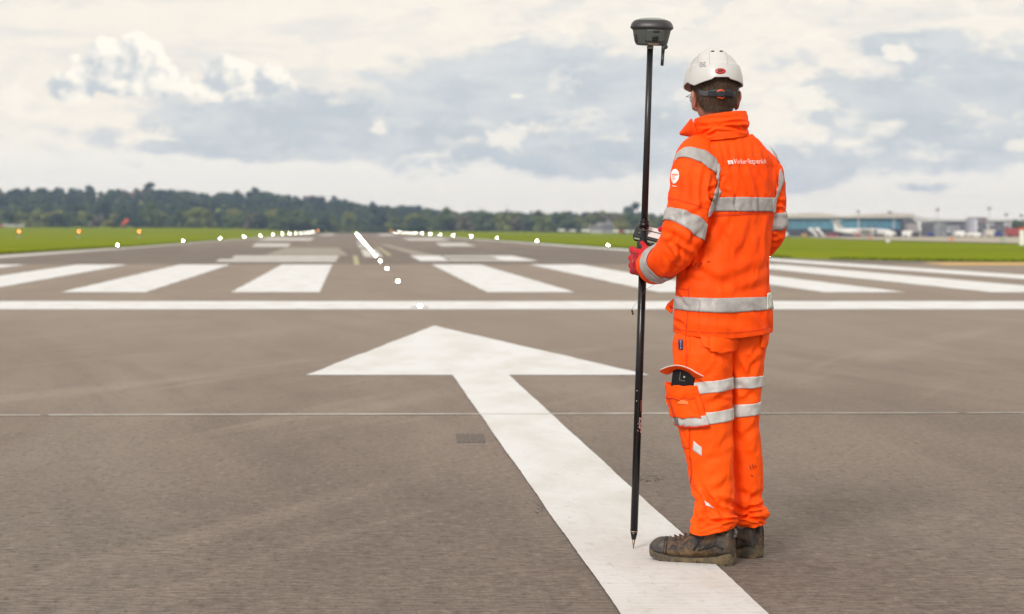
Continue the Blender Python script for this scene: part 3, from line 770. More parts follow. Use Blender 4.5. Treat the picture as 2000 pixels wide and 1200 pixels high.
def terminal():
    Y = 780; x0, x1 = at(1440, Y), at(1779, Y)
    g = float(ground_z(x0, Y))
    root = empty('terminal_hall', ((x0 + x1) / 2, Y, g), 'long blue-clad terminal hall with a beige wavy roof', 'building')
    zb, zt = zz(448, Y), zz(426, Y)
    MB().box(((x0 + x1) / 2, Y + 15, (g + zb) / 2 - .3), (x1 - x0, 28, zb - g + .6)).build('lower_wall', GREYB, root)
    MB().box(((x0 + x1) / 2, Y + 15, (zb + zt) / 2), (x1 - x0 + .4, 30, zt - zb)).build('wall', BLUE, root)
    pts = []
    for px in range(1430, 1786, 6):
        h = 9.0 * max(0, math.cos((px - 1585) / 68 * math.pi / 2)) if abs(px - 1585) < 68 else 0
        h += 8.5 * math.cos((px - 1745) / 92 * math.pi / 2) if abs(px - 1745) < 92 else 0
        h += 5 * math.cos((px - 1460) / 55 * math.pi / 2) if abs(px - 1460) < 55 else 0
        pts.append((at(px, Y), zz(425 - h * 1.0, Y)))
    pts = [(pts[0][0], zt)] + pts + [(pts[-1][0], zt)]
    MB().prism(pts, Y - 2, Y + 32).build('roof', BEIGE, root)
    for px in range(1450, 1779, 20):
        MB().box((at(px, Y), Y - .12, (zb + zt) / 2), (.35, .2, zt - zb)).build('mullion', mat('mullion', (.11, .28, .36), .5), root)
    for px in range(1540, 1700, 13):
        MB().box((at(px, Y), Y + .9, zz(458, Y)), (2.0, .3, 1.6)).build('doorway', DARKG, root)
    MB().box((at(1745, Y), Y - 3, zz(452, Y)), (at(1785, Y) - at(1708, Y), 6, 1.6)).build('canopy', DARKG, root)
    for px in (1676, 1745): MB().box((at(px, Y), Y - .5, (g + zt) / 2 + .6), (.8, .5, zt - g - .6)).build('pilaster', mat('pilaster', (.35, .42, .46), .6), root)
    MB().box((at(1745, Y), Y + 5, zz(415, Y)), (1.4, 1.4, .9)).build('roof_vent', GREYB, root)
terminal()
def hangar():
    Y = 770; g = float(ground_z(at(1800, Y), Y))
    root = empty('hangar', (at(1800, Y), Y, g), 'dark hangar with a sloping front between the blue hall and the grey offices', 'building')
    p = [(at(1772, Y), g), (at(1772, Y), zz(430, Y)), (at(1778, Y), zz(424.5, Y)), (at(1797, Y), zz(434, Y)), (at(1800, Y), zz(452, Y)), (at(1823, Y), zz(456, Y)), (at(1823, Y), g)]
    MB().prism(p, Y + 4, Y + 26).build('wall', GREYB, root)
    MB().box((at(1781, Y), Y + 1, (g + zz(437, Y)) / 2), (3.6, 5, zz(437, Y) - g)).build('front_block', TAUPE, root)
    MB().box((at(1807, Y), Y + 2, zz(459, Y)), (5.2, 2, 1.3)).build('door_panel', mat('pale_door', (.45, .44, .38), .7), root)
    Y2 = 790
    r2 = empty('curved_hall', (at(1835, Y2), Y2, g), 'pale hall with a curved white roof behind the dark hangar', 'building')
    pts = [(at(a, Y2), zz(b, Y2)) for a, b in ((1782, 419), (1800, 421), (1830, 425.5), (1870, 427), (1905, 427.5), (2090, 428), (2090, 432), (1822, 431.5), (1800, 427), (1782, 424))]
    MB().prism(pts, Y2 + 10, Y2 + 40).build('roof', mat('pale_roof', (.55, .55, .53), .6), r2)
    MB().box((at(1818, Y2), Y2 + 12, zz(445, Y2)), (at(1836, Y2) - at(1796, Y2), 3, 7.5)).build('wall', mat('pale_wall', (.66, .66, .65), .6), r2)
    MB().box((at(1950, Y2), Y2 + 25, zz(450, Y2)), (at(2085, Y2) - at(1830, Y2), 10, 8)).build('wall', GREYB, r2)
hangar()
def offices():
    Y = 740; g = float(ground_z(at(1900, Y), Y))
    root = empty('office_block', (at(1910, Y), Y, g), 'long grey office block with rows of dark windows', 'building')
    xa, xb = at(1826, Y), at(2060, Y)
    MB().box(((xa + xb) / 2, Y + 10, (g + zz(434, Y)) / 2), (xb - xa, 16, zz(434, Y) - g)).build('wall', GREYB, root)
    r_ = random.Random(4)
    for fl, py in enumerate((438, 444.5, 451, 457.5)):
        MB().box(((xa + xb) / 2, Y + 1.6, zz(py + 3.1, Y)), (xb - xa, .5, .28)).build('ledge', mat('ledge', (.42, .42, .43), .6), root)
        for k in range(26):
            px = 1830 + k * 8.6
            if 1886 < px < 1907: continue
            MB().box((at(px, Y), Y + 1.9, zz(py, Y)), (1.15, .3, .75)).build('window', [DARKG, DARKG, LGREY, DARKG, mat('blind', (.6, .6, .6), .6)][r_.randrange(5)], root)
    MB().box((at(1918, Y), Y + 6, zz(431, Y)), (at(1930, Y) - at(1906, Y), 9, 2.4)).build('rooftop_room', mat('brown_clad', (.20, .155, .165), .6), root)
    for i in range(24):
        px = 1828 + i * 9.4
        MB().tube((at(px, Y), Y + 2.5, zz(434, Y)), (at(px + 4.7, Y), Y + 2.5, zz(428.5, Y)), .09).tube((at(px + 4.7, Y), Y + 2.5, zz(428.5, Y)), (at(px + 9.4, Y), Y + 2.5, zz(434, Y)), .09).build('roof_truss', mat('truss_white', (.62, .62, .62), .5), root)
    MB().box(((xa + xb) / 2, Y + 2.5, zz(428, Y)), (xb - xa, .3, .22)).build('roof_rail', mat('truss_white', (.6, .6, .6)), root)
    r2 = empty('stair_tower', (at(1896.5, Y), Y - 1, g), 'tall pale stair tower standing against the grey offices', 'building')
    MB().box((at(1896.5, Y), Y - 1, (g + zz(427, Y)) / 2), (at(1904, Y) - at(1889, Y), 5, zz(427, Y) - g)).build('wall', LGREY, r2)
    MB().box((at(1900, Y), Y - 3.6, zz(441, Y)), (.9, .2, 4.2)).build('window', mat('pale_glass', (.55, .56, .62), .4), r2)
    # steel frame in front of the offices
    Y3 = 560; g3 = float(ground_z(at(1834, Y3), Y3))
    r3 = empty('steel_gantry', (at(1834, Y3), Y3, g3), 'grey lattice gantry standing at the edge of the apron', 'gantry')
    STEEL = mat('steel_grey', (.22, .24, .26), .6)
    for px in (1825, 1834, 1845):
        MB().box((at(px, Y3), Y3, (g3 + zz(437, Y3)) / 2), (.3, .3, zz(437, Y3) - g3)).build('post', STEEL, r3)
    for py in (438, 445, 452, 459, 464):
        MB().box((at(1835, Y3), Y3 - .2, zz(py, Y3)), (at(1846, Y3) - at(1824, Y3), .25, .35)).build('rail', STEEL, r3)
offices()
def mast(px, top, Y, label):
    g = float(ground_z(at(px, Y), Y))
    root = empty('floodlight_mast', (at(px, Y), Y, g), label, 'light mast', 'floodlight masts above the terminal roofs')
    MB().tube((at(px, Y), Y, g), (at(px, Y), Y, zz(top, Y)), .16, .09, 8).build('pole', mat('mast_grey', (.35, .35, .36), .6), root)
    MB().box((at(px, Y), Y, zz(top, Y)), (1.5, .4, .3)).box((at(px, Y), Y, zz(top - 2.5, Y)), (.9, .35, .45)).build('lamp_head', mat('lamp_dark', (.12, .12, .13), .6), root)
for a in ((1831, 411, 700, 'thin floodlight mast above the left end of the offices'), (1932, 409, 690, 'tallest floodlight mast, right of the stair tower'), (1965, 421, 720, 'short mast with a dark head near the right edge'),
          (1995, 423, 720, 'mast nearest the right edge of the view'), (1676, 415, 765, 'mast rising behind the tail of the turboprop')): mast(*a)
# turboprop aeroplane
def plane():
    Y = 650; s = Y / F; g = float(ground_z(at(1690, Y), Y))
    root = empty('turboprop_plane', (at(1690, Y), Y, g), 'white high-wing turboprop airliner parked before the blue hall', 'aeroplane')
    def pt(px, py, dy=0): return (at(px, Y), Y + dy, zz(py, Y))
    secs = [(1627, 450.5, .3), (1632, 450.5, .8), (1642, 451, 2.6), (1655, 452, 4.3), (1668, 453, 5.0), (1690, 453.5, 5.2), (1715, 453.7, 5.2), (1732, 454, 4.8), (1742, 455.3, 3.6), (1748, 456.5, 2.2), (1751, 457, .5)]
    V = []; Fs = []; n = 16
    for (px, py, r) in secs:
        for k in range(n):
            a = 2 * math.pi * k / n; V.append((at(px, Y), Y + r * s * 1.15 * math.cos(a), zz(py, Y) + r * s * 1.15 * math.sin(a)))
    for i in range(len(secs) - 1):
        for k in range(n): Fs.append((i * n + k, i * n + (k + 1) % n, (i + 1) * n + (k + 1) % n, (i + 1) * n + k))
    link('fuselage', mesh_np('fuselage', V, Fs), WPAINT, root, True)
    MB().prism([(at(a, Y), zz(b, Y)) for a, b in ((1630, 450), (1628, 437), (1627, 431.5), (1637, 431), (1641, 439), (1648, 446), (1656, 448.5), (1650, 451))], Y - .2, Y + .2).build('tail_fin', WPAINT, root)
    MB().box((at(1632, Y), Y, zz(431.5, Y)), (2.0, 7.5, .18)).build('tailplane', WPAINT, root)
    MB().box((at(1684, Y), Y, zz(447.8, Y)), (3.2, 24, .35)).build('wing', WPAINT, root)
    for dy in (-4, 4):
        MB().tube((at(1672, Y), Y + dy, zz(450.5, Y)), (at(1701, Y), Y + dy, zz(449, Y)), .35, .48, 12).build('engine', mat('engine_cream', (.74, .71, .62), .4), root)
        p_ = MB()
        for k in range(6):
            a = k * math.pi / 3 + .3; p_.box((at(1703, Y), Y + dy + .95 * math.cos(a), zz(449, Y) + .95 * math.sin(a)), (.12, .3 + 1.3 * abs(math.cos(a)), .3 + 1.3 * abs(math.sin(a))))
        p_.build('propeller', mat('prop_dark', (.06, .05, .06), .5), root)
        MB().box((at(1690, Y), Y + dy * .4, zz(459, Y)), (4.5, .9, .7)).build('gear_fairing', WPAINT, root)
    for px, dy in ((1688, -1.8), (1688, 1.8), (1738, 0)):
        MB().tube((at(px, Y), Y + dy - .2, g + .45), (at(px, Y), Y + dy + .2, g + .45), .45, .45, 12).build('wheel', DARKG, root)
    for k in range(14): MB().box((at(1665 + k * 4.6, Y), Y - 1.02, zz(452.3, Y)), (.28, .06, .36)).build('window', DARKG, root)
plane()
def stairs(px, label):
    Y = 640; g = float(ground_z(at(px, Y), Y)); x = at(px, Y)
    root = empty('boarding_stairs', (x, Y, g), label, 'boarding stairs', 'white boarding stairs on the apron')
    MB().prism([(x - 1.4, zz(447, Y)), (x - .7, zz(447, Y)), (x + 1.5, g + .4), (x + .7, g + .4)], Y - .8, Y + .8).build('ramp', WPAINT, root)
    MB().box((x - .9, Y, zz(448, Y)), (1.2, 1.8, .9)).build('platform', WPAINT, root)
    MB().box((x + .1, Y, g + .5), (2.4, 1.5, .35)).build('chassis', GREYB, root)
    MB().box((x - 1.0, Y, (g + zz(448, Y)) / 2), (.2, 1.2, zz(448, Y) - g)).build('support', GREYB, root)
    for dx in (-.8, .9): MB().tube((x + dx, Y - .8, g + .3), (x + dx, Y + .8, g + .3), .3).build('wheel', DARKG, root)
stairs(1589, 'left one of the two white boarding stairs left of the aeroplane'); stairs(1602, 'right one of the two white boarding stairs, nearest the aeroplane tail')
VN = {}
def vehicle(px, Y, L, h, m, label, cat='van', name='airport_van', cab=.3, zo=0):
    x = at(px, Y); g = float(ground_z(x, Y)) + zo
    root = empty(name, (x, Y, g), label, cat)
    MB().box((x - L * cab / 2, Y, g + .35 + h / 2), (L * (1 - cab), 1.9, h)).build('body', m, root, bevel=.08)
    MB().prism([(x + L * (.5 - cab), g + .35), (x + L * (.5 - cab), g + .3 + h * .9), (x + L * (.5 - cab * .55), g + .3 + h * .9), (x + L * .5, g + .3 + h * .5), (x + L * .5, g + .35)], Y - .9, Y + .9).build('cab', m, root)
    MB().box((x + L * (.5 - cab * .55), Y - .93, g + .3 + h * .66), (L * cab * .5, .06, h * .3)).build('window', DARKG, root)
    for dx in (-.32, .32): MB().tube((x + L * dx, Y - .95, g + .36), (x + L * dx, Y + .95, g + .36), .36, .36, 12).build('wheel', DARKG, root)
    return root
RED = mat('vehicle_red', (.45, .05, .035), .4); BLUEV = mat('vehicle_blue', (.03, .05, .25), .4); YEL = mat('vehicle_yellow', (.55, .33, .06), .5)
vehicle(1775, 560, 3.4, 1.5, WPAINT, 'white van parked in front of the brown block', 'van')
vehicle(1738, 590, 2.6, .9, WPAINT, 'small white tug under the aeroplane nose', 'tug', 'baggage_tug')
vehicle(1572, 600, 1.8, .7, YEL, 'small yellow ground vehicle left of the boarding stairs', 'tug', 'baggage_tug')
vehicle(1622, 600, 2.0, .6, RED, 'low red baggage cart left of the aeroplane', 'cart', 'baggage_cart')
vehicle(1633, 600, 1.7, .6, RED, 'low red baggage cart under the aeroplane tail', 'cart', 'baggage_cart')
vehicle(1675, 600, 1.5, .8, RED, 'small red tug under the aeroplane wing', 'tug', 'baggage_tug')
vehicle(1787, 540, 1.5, .9, DARKG, 'black tug beside the white van', 'tug', 'baggage_tug')
vehicle(1877, 560, 3.2, 1.5, WPAINT, 'white truck with a raised box left of the stair tower', 'truck', 'service_truck')
vehicle(1906, 560, 4.2, 1.0, WPAINT, 'long low white vehicle right of the stair tower', 'truck', 'service_truck')
vehicle(1937, 560, 3.0, 1.7, mat('vehicle_cream', (.6, .56, .48), .5), 'cream van below the tallest mast', 'van')
vehicle(1949, 540, 1.6, 1.2, BLUEV, 'small blue vehicle near the right edge', 'car', 'blue_car')
vehicle(1981, 500, 4.0, 1.9, mat('vehicle_maroon', (.30, .055, .05), .5), 'dark red fire truck near the right edge', 'truck', 'fire_truck')
vehicle(1817, 560, 1.6, 1.0, BLUEV, 'dark blue car left of the lattice gantry', 'car', 'blue_car')
vehicle(1534, 600, 1.8, 1.2, WPAINT, 'white van just right of the worker elbow', 'van')
for i, px in enumerate((1098, 1120, 1146, 1205, 1214, 1226, 1240)):
    vehicle(px, 820, [3.4, 3, 4.2, 3, 2.6, 3, 3.4][i], [.8, .7, .9, .9, .8, .9, .8][i], WPAINT if i != 4 else RED, ['white car leftmost in the row beyond the right grass', 'second white car in the row beyond the right grass', 'white van left of the grey shed', 'white car right of the grey shed', 'red car in the row behind the pole', 'white car left of the pole', 'white car behind the pole'][i], 'car' if i != 2 else 'van', 'parked_car', zo=.2)
# tree behind the offices on the right
put_tree('dark_b', 1996, 800, .62, 'dark round tree behind the red truck at the right edge', 'trees by the terminal', zoff=1); put_tree('mid_b', 1986, 700, .7, 'green bushy tree above the red truck', 'trees by the terminal', zoff=1.2)
# small things on the grass
def marker_board(px, pyb, h, w, m, label, name='marker_board', top=None):
    x, y, z = ghit(px, pyb); s = y / F
    root = empty(name, (x, y, z), label, 'sign')
    MB().box((x, y, z + h * s * .55), (w * s, .18, h * s * .9)).build('panel', m, root, bevel=.01)
    for dx in (-.3, .3): MB().tube((x + dx * w * s, y + .05, z - .05), (x + dx * w * s, y + .05, z + h * s * .3), .02).build('leg', GREYB, root)
    if top: MB().box((x, y, z + h * s * 1.06), (w * s * 1.05, .2, h * s * .16)).build('cap', top, root)
    return root
marker_board(1734, 474.5, 7, 7, mat('sign_pale', (.62, .62, .64), .6), 'small pale sign alone on the right grass')
marker_board(1959, 476, 13, 8, mat('sign_greygreen', (.33, .38, .32), .6), 'grey-green cabinet at the grass edge near the right frame', 'cabinet')
marker_board(1996, 483, 34, 9, WPAINT, 'white marker post with a red top at the right frame edge', 'marker_post', mat('post_red', (.55, .1, .07), .5))
for px, py, lb in ((1859, 471.5, 'small orange cone left on the apron edge'), (1700, 467, 'small orange cone before the aeroplane')):
    x, y, z = ghit(px, py); root = empty('traffic_cone', (x, y, z), lb, 'cone')
    MB().tube((x, y, z + .05), (x, y, z + .5), .16, .04, 12).build('cone', mat('cone_orange', (.7, .13, .03), .6), root)
    MB().box((x, y, z + .03), (.45, .45, .06)).build('base', mat('cone_base', (.1, .1, .1), .7), root)
# fence pieces at far left
for i, px in enumerate((10, 24, 40)):
    Y = 860; x = at(px, Y); g = float(ground_z(x, Y))
    root = empty('white_fence', (x, Y, g), ['white fence panel leftmost, before the trees at far left', 'middle white fence panel at far left', 'right white fence panel at far left'][i], 'fence', 'white fence panels at far left')
    for dz in (.35, .8, 1.25): MB().box((x, Y, g + dz), (2.9, .08, .2)).build('rail', mat('fence_white', (.6, .6, .58), .6), root)
    for dx in (-1.4, 0, 1.4): MB().box((x + dx, Y + .1, g + .7), (.14, .1, 1.5)).build('post', mat('fence_white', (.7, .7, .68)), root)
vehicle(-2, 850, 3.5, 1.0, RED, 'small red vehicle cut off at the far left edge', 'car', 'red_car')

# ------------------------------------------------------------------ haze
def haze():
    mb = MB().box((50, 1470, 62), (5600, 3140, 160))
    mb.v = [(x, y, (-3.5 if z < 0 else 52)) for x, y, z in mb.v]
    m = bpy.data.materials.new('haze_air'); m.use_nodes = True; t = NT(m.node_tree)
    t.n.remove(t.n['Principled BSDF'])
    v = t.new('ShaderNodeVolumePrincipled'); v.inputs['Color'].default_value = (.52, .68, 1.0, 1); v.inputs['Density'].default_value = HAZE_D
    v.inputs['Anisotropy'].default_value = 0.0
    t.l.new(v.outputs[0], t.n['Material Output'].inputs['Volume'])
    o = mb.build('haze', m); o['kind'] = 'stuff'; o['label'] = 'pale blue haze over the far trees'; o['category'] = 'haze'
HAZE_D = .00021
haze()

# ================================================================== the surveyor
def W(px, py, D): return np.array([(px - VX) / F * D, D, HC + (VY - py) / F * D])
def px_of(P):
    P = np.asarray(P); return VX + F * P[..., 0] / P[..., 1], VY - F * (P[..., 2] - HC) / P[..., 1]
def hash3(i, j, k):
    n = (i * 374761393 + j * 668265263 + k * 2147483647) & 0x7fffffff
    n = ((n ^ (n >> 13)) * 1274126177) & 0x7fffffff
    return ((n ^ (n >> 16)) & 0xffff) / 65535.0
def vnoise(P):
    P = np.asarray(P, float); I = np.floor(P).astype(np.int64); f = P - I; f = f * f * (3 - 2 * f); r = 0
    for a in (0, 1):
        for b in (0, 1):
            for c in (0, 1):
                w = (f[..., 0] if a else 1 - f[..., 0]) * (f[..., 1] if b else 1 - f[..., 1]) * (f[..., 2] if c else 1 - f[..., 2])
                r = r + w * hash3(I[..., 0] + a, I[..., 1] + b, I[..., 2] + c)
    return r - .5
def fnoise(P, o=3):
    r = 0; a = 1.0
    for k in range(o): r = r + a * vnoise(np.asarray(P) * 2 ** k + 17.3 * k); a *= .5
    return r
def cubic(xs, ys, x):
    """monotone-ish smooth interpolation (Catmull-Rom)"""
    xs = np.asarray(xs, float); ys = np.asarray(ys, float); x = np.clip(x, xs[0], xs[-1])
    m = np.gradient(ys, xs, axis=0); i = np.clip(np.searchsorted(xs, x, side='right') - 1, 0, len(xs) - 2)
    h = xs[i + 1] - xs[i]; t = (x - xs[i]) / h
    if ys.ndim > 1: h = h[..., None]; t = t[..., None]
    return (2 * t**3 - 3 * t**2 + 1) * ys[i] + (t**3 - 2 * t**2 + t) * h * m[i] + (-2 * t**3 + 3 * t**2) * ys[i + 1] + (t**3 - t**2) * h * m[i + 1]
class Sheet:
    """closed-around grid surface P[i,j]"""
    def __init__(s, P): s.P = P; s.normals()
    def normals(s):
        P = s.P; du = np.roll(P, -1, 1) - np.roll(P, 1, 1); dt = np.gradient(P, axis=0)
        n = np.cross(du, dt); l = np.linalg.norm(n, axis=-1, keepdims=True); n = n / (l + 1e-12)
        c = P.mean(1, keepdims=True)
        if ((P - c) * n).sum() < 0: n = -n
        s.N = n
    def disp(s, d): s.P = s.P + s.N * d[..., None]; s.normals(); return s
    def samp(s, t, u, A=None):
        A = s.P if A is None else A; nt, nu = A.shape[:2]
        ti = np.clip(np.asarray(t) * (nt - 1), 0, nt - 1.001); ui = np.mod(np.asarray(u) * nu, nu)
        i = ti.astype(int); j = ui.astype(int) % nu; j2 = (j + 1) % nu; a = (ti - i)[..., None]; b = (ui - np.floor(ui))[..., None]
        return (A[i, j] * (1 - b) + A[i, j2] * b) * (1 - a) + (A[i + 1, j] * (1 - b) + A[i + 1, j2] * b) * a
    def faces(s, cap0=False, cap1=False):
        nt, nu = s.P.shape[:2]
        Fs = [(i * nu + j, i * nu + (j + 1) % nu, (i + 1) * nu + (j + 1) % nu, (i + 1) * nu + j) for i in range(nt - 1) for j in range(nu)]
        if cap0: Fs.append(tuple(range(nu - 1, -1, -1)))
        if cap1: Fs.append(tuple((nt - 1) * nu + j for j in range(nu)))
        return Fs
    def build(s, name, m, parent, cap0=False, cap1=False, thick=0, **kw):
        me = mesh_np(name, s.P.reshape(-1, 3), s.faces(cap0, cap1))
        bm = bmesh.new(); bm.from_mesh(me); bmesh.ops.recalc_face_normals(bm, faces=bm.faces); bm.to_mesh(me); bm.free()
        o = link(name, me, m, parent, True)
        if thick: md = o.modifiers.new('solid', 'SOLIDIFY'); md.thickness = thick; md.offset = -1
        return o
def open_grid(name, G, m, parent, thick=0, closed=False):
    nt, nu = G.shape[:2]; nj = nu if closed else nu - 1
    Fs = [(i * nu + j, i * nu + (j + 1) % nu, (i + 1) * nu + (j + 1) % nu, (i + 1) * nu + j) for i in range(nt - 1) for j in range(nj)]
    o = link(name, mesh_np(name, G.reshape(-1, 3), Fs), m, parent, True)
    if thick: md = o.modifiers.new('solid', 'SOLIDIFY'); md.thickness = thick; md.offset = 0
    return o
def band(name, sh, t0, t1, m, parent, off=.0035, u0=0, u1=1, n=10, thick=.0015):
    """tape laid round a closed sheet between t0(u) and t1(u)"""
    closed = (u1 - u0) >= 1; nu = 180 if closed else max(24, int(180 * (u1 - u0)))
    u = u0 + (u1 - u0) * np.arange(nu) / (nu if closed else nu - 1)
    a = t0(u) if callable(t0) else np.full(nu, t0); b = t1(u) if callable(t1) else np.full(nu, t1)
    k = np.linspace(0, 1, n)[:, None]; T = a[None] * (1 - k) + b[None] * k; U = np.repeat(u[None], n, 0)
    P = sh.samp(T, U) + sh.samp(T, U, sh.N) * off
    return open_grid(name, P, m, parent, thick, closed)
def tnorm(v): v = np.asarray(v, float); return v / np.linalg.norm(v)
def tube_sheet(keys, nt, nu, up=(0, 0, 1), e=2.0, ref=None):
    """keys: rows of (t, x,y,z, a, b). Section axes: a along 'ref x tangent', b along the other"""
    K = np.array(keys, float); ts = np.linspace(K[0, 0], K[-1, 0], nt); C = cubic(K[:, 0], K[:, 1:], ts)
    C[:, 3:] = np.stack([np.maximum(C[:, 3], 1e-4), np.maximum(C[:, 4], 1e-4)], -1)
    T = np.gradient(C[:, :3], axis=0); T /= np.linalg.norm(T, axis=1, keepdims=True)
    up = np.array(up, float); th = 2 * np.pi * np.arange(nu) / nu; P = np.zeros((nt, nu, 3))
    for i in range(nt):
        x = np.cross(up, T[i]); x /= np.linalg.norm(x) + 1e-9; y = np.cross(T[i], x)
        c, s_ = np.cos(th), np.sin(th); cc = np.sign(c) * np.abs(c) ** (2 / e); ss_ = np.sign(s_) * np.abs(s_) ** (2 / e)
        P[i] = C[i, :3] + np.outer(cc * C[i, 3], x) + np.outer(ss_ * C[i, 4], y)
    return Sheet(P)
def crease(P, N, segs):
    """folds given as strokes on the near side: (x0,y0,x1,y1,width,depth_mm) in view units at the figure"""
    X, Y = px_of(P); d = np.zeros(X.shape)
    eye = np.array([0, 0, HC]) - P; eye /= np.linalg.norm(eye, axis=-1, keepdims=True)
    near = sm((N * eye).sum(-1), -.15, .25)
    for sg in segs:
        x0, y0, x1, y1, w, dep = sg[:6]; L = math.hypot(x1 - x0, y1 - y0); ux, uy = (x1 - x0) / L, (y1 - y0) / L
        t = ((X - x0) * ux + (Y - y0) * uy) / L; sd = -(X - x0) * uy + (Y - y0) * ux
        tc = np.clip(t, 0, 1); along = np.where((t < 0) | (t > 1), np.exp(-((t - tc) * L / w) ** 2), 1.0) * (.35 + .65 * np.sin(np.pi * np.clip(tc, .02, .98)) ** .6)
        sd = sd + 1.5 * np.sin(t * 5 + x0)
        q_ = sd / w
        d += along * dep * .0018 * (-np.exp(-q_ ** 2) + .55 * np.exp(-(q_ - 1.7) ** 2) + .35 * np.exp(-(q_ + 1.9) ** 2))
    return d * near
def wrinkle(P, amp, fx, fy, fz, seed=0, ridge=True):
    Q = P * np.array([fx, fy, fz]) + seed
    Q = Q + .35 * np.stack([vnoise(Q * .7 + 5), vnoise(Q * .7 + 9), vnoise(Q * .7 + 13)], -1)
    n_ = fnoise(Q, 3)
    return amp * (.5 - np.abs(n_) * 2.2) if ridge else amp * n_

BYAW = R(25)
ROOT = W(1410, 1098, 7.33); ROOT[2] = 0
person = empty('person', tuple(ROOT), 'worker in orange hi-vis clothing and white hard hat seen from behind, holding the survey pole', 'person')

# ---- jacket body
rowsJ = [(658, 1311, 1508, .70), (640, 1310.5, 1509, .70), (600, 1315.5, 1506, .70), (560, 1319, 1502, .70), (520, 1322, 1502, .70), (480, 1330, 1505, .68), (440, 1338, 1509, .66), (400, 1338, 1512, .64),
         (360, 1337, 1514, .62), (330, 1337, 1511, .62), (310, 1340, 1508, .62), (295, 1348, 1500, .64), (283, 1358, 1489, .68), (274, 1367, 1478, .76), (264, 1378, 1466, .9)]
def jacket_body():
    K = np.array(rowsJ, float)[::-1]       # ascending py
    nt, nu = 260, 240; pys = np.linspace(264, 658, nt); L = cubic(K[:, 0], K[:, 1], pys); Rr = cubic(K[:, 0], K[:, 2], pys); ratio = cubic(K[:, 0], K[:, 3], pys)
    th = 2 * np.pi * np.arange(nu) / nu; P = np.zeros((nt, nu, 3))
    D0 = 7.40
    cx, sx = math.cos(BYAW), math.sin(BYAW)
    for i in range(nt):
        c = W((L[i] + Rr[i]) / 2, pys[i], D0); hw = (Rr[i] - L[i]) / 2 * D0 / F; r = ratio[i]
        a = hw / math.sqrt(cx**2 + (r * sx)**2); b = a * r
        e = 2.5; cc = np.sign(np.cos(th)) * np.abs(np.cos(th))**(2 / e); s_ = np.sign(np.sin(th)) * np.abs(np.sin(th))**(2 / e)
        lx, ly = a * cc, b * s_
        ly = ly - .010 * np.cos(lx / a * 1.3)      # slight forward hang
        hx, hy = lx * cx - ly * sx, lx * sx + ly * cx
        mx = hx.max(); hx = hx * hw / mx
        P[i, :, 0] = c[0] + hx; P[i, :, 1] = c[1] + hy; P[i, :, 2] = c[2]
        # hem dips at the back, rises at the sides
    s = Sheet(P)
    X, Y = px_of(P)
    hem = sm(Y, 560, 658) * (.016 * np.clip(np.abs(X - 1415) / 95, 0, 1.2) ** 1.6)
    s.P[..., 2] += hem; s.normals()
    d = wrinkle(P, .009, 9, 9, 4.0, 3) + wrinkle(P, .005, 22, 22, 9, 8)
    low = sm(Y, 430, 640); d *= (1 - .25 * low)
    segs = [ # upper back: long soft folds fanning down from the collar
        (1408, 285, 1422, 350, 5, 4), (1422, 290, 1440, 380, 6, 3.5), (1440, 285, 1462, 385, 6, 3), (1455, 280, 1484, 385, 6, 3.5), (1466, 278, 1500, 375, 5, 4), (1398, 290, 1410, 345, 5, 5),
        (1488, 300, 1507, 345, 5, 4), (1410, 345, 1398, 372, 4, 5), (1440, 345, 1452, 383, 5, 3), (1412, 372, 1425, 384, 4, 3.5),
        (1435, 384, 1437, 414, 3, 5), (1466, 386, 1470, 413, 3, 3.5), (1478, 386, 1482, 413, 3, 4),
        # under the arm and across the waist
        (1384, 425, 1362, 520, 7, 6), (1360, 480, 1335, 540, 6, 6), (1395, 440, 1440, 500, 9, 3.5), (1430, 430, 1385, 500, 9, 3.5), (1470, 440, 1440, 510, 10, 3),
        (1505, 430, 1496, 520, 5, 6), (1345, 520, 1400, 545, 7, 3.5), (1350, 545, 1440, 560, 9, 3), (1490, 520, 1400, 560, 11, 3.5), (1495, 555, 1420, 580, 9, 2.5),
        (1320, 575, 1345, 598, 4, 4), (1318, 625, 1338, 640, 4, 4), (1400, 615, 1480, 640, 10, 2.5), (1470, 600, 1500, 640, 6, 4), (1335, 610, 1420, 628, 8, 2.5), (1497, 585, 1503, 640, 3, 4), (1365, 590, 1366, 650, 1.6, 3)]
    d += crease(P, s.N, segs)
    return s.disp(d)
JB = jacket_body()
jacket = JB.build('jacket', ORANGE, person, thick=.004)
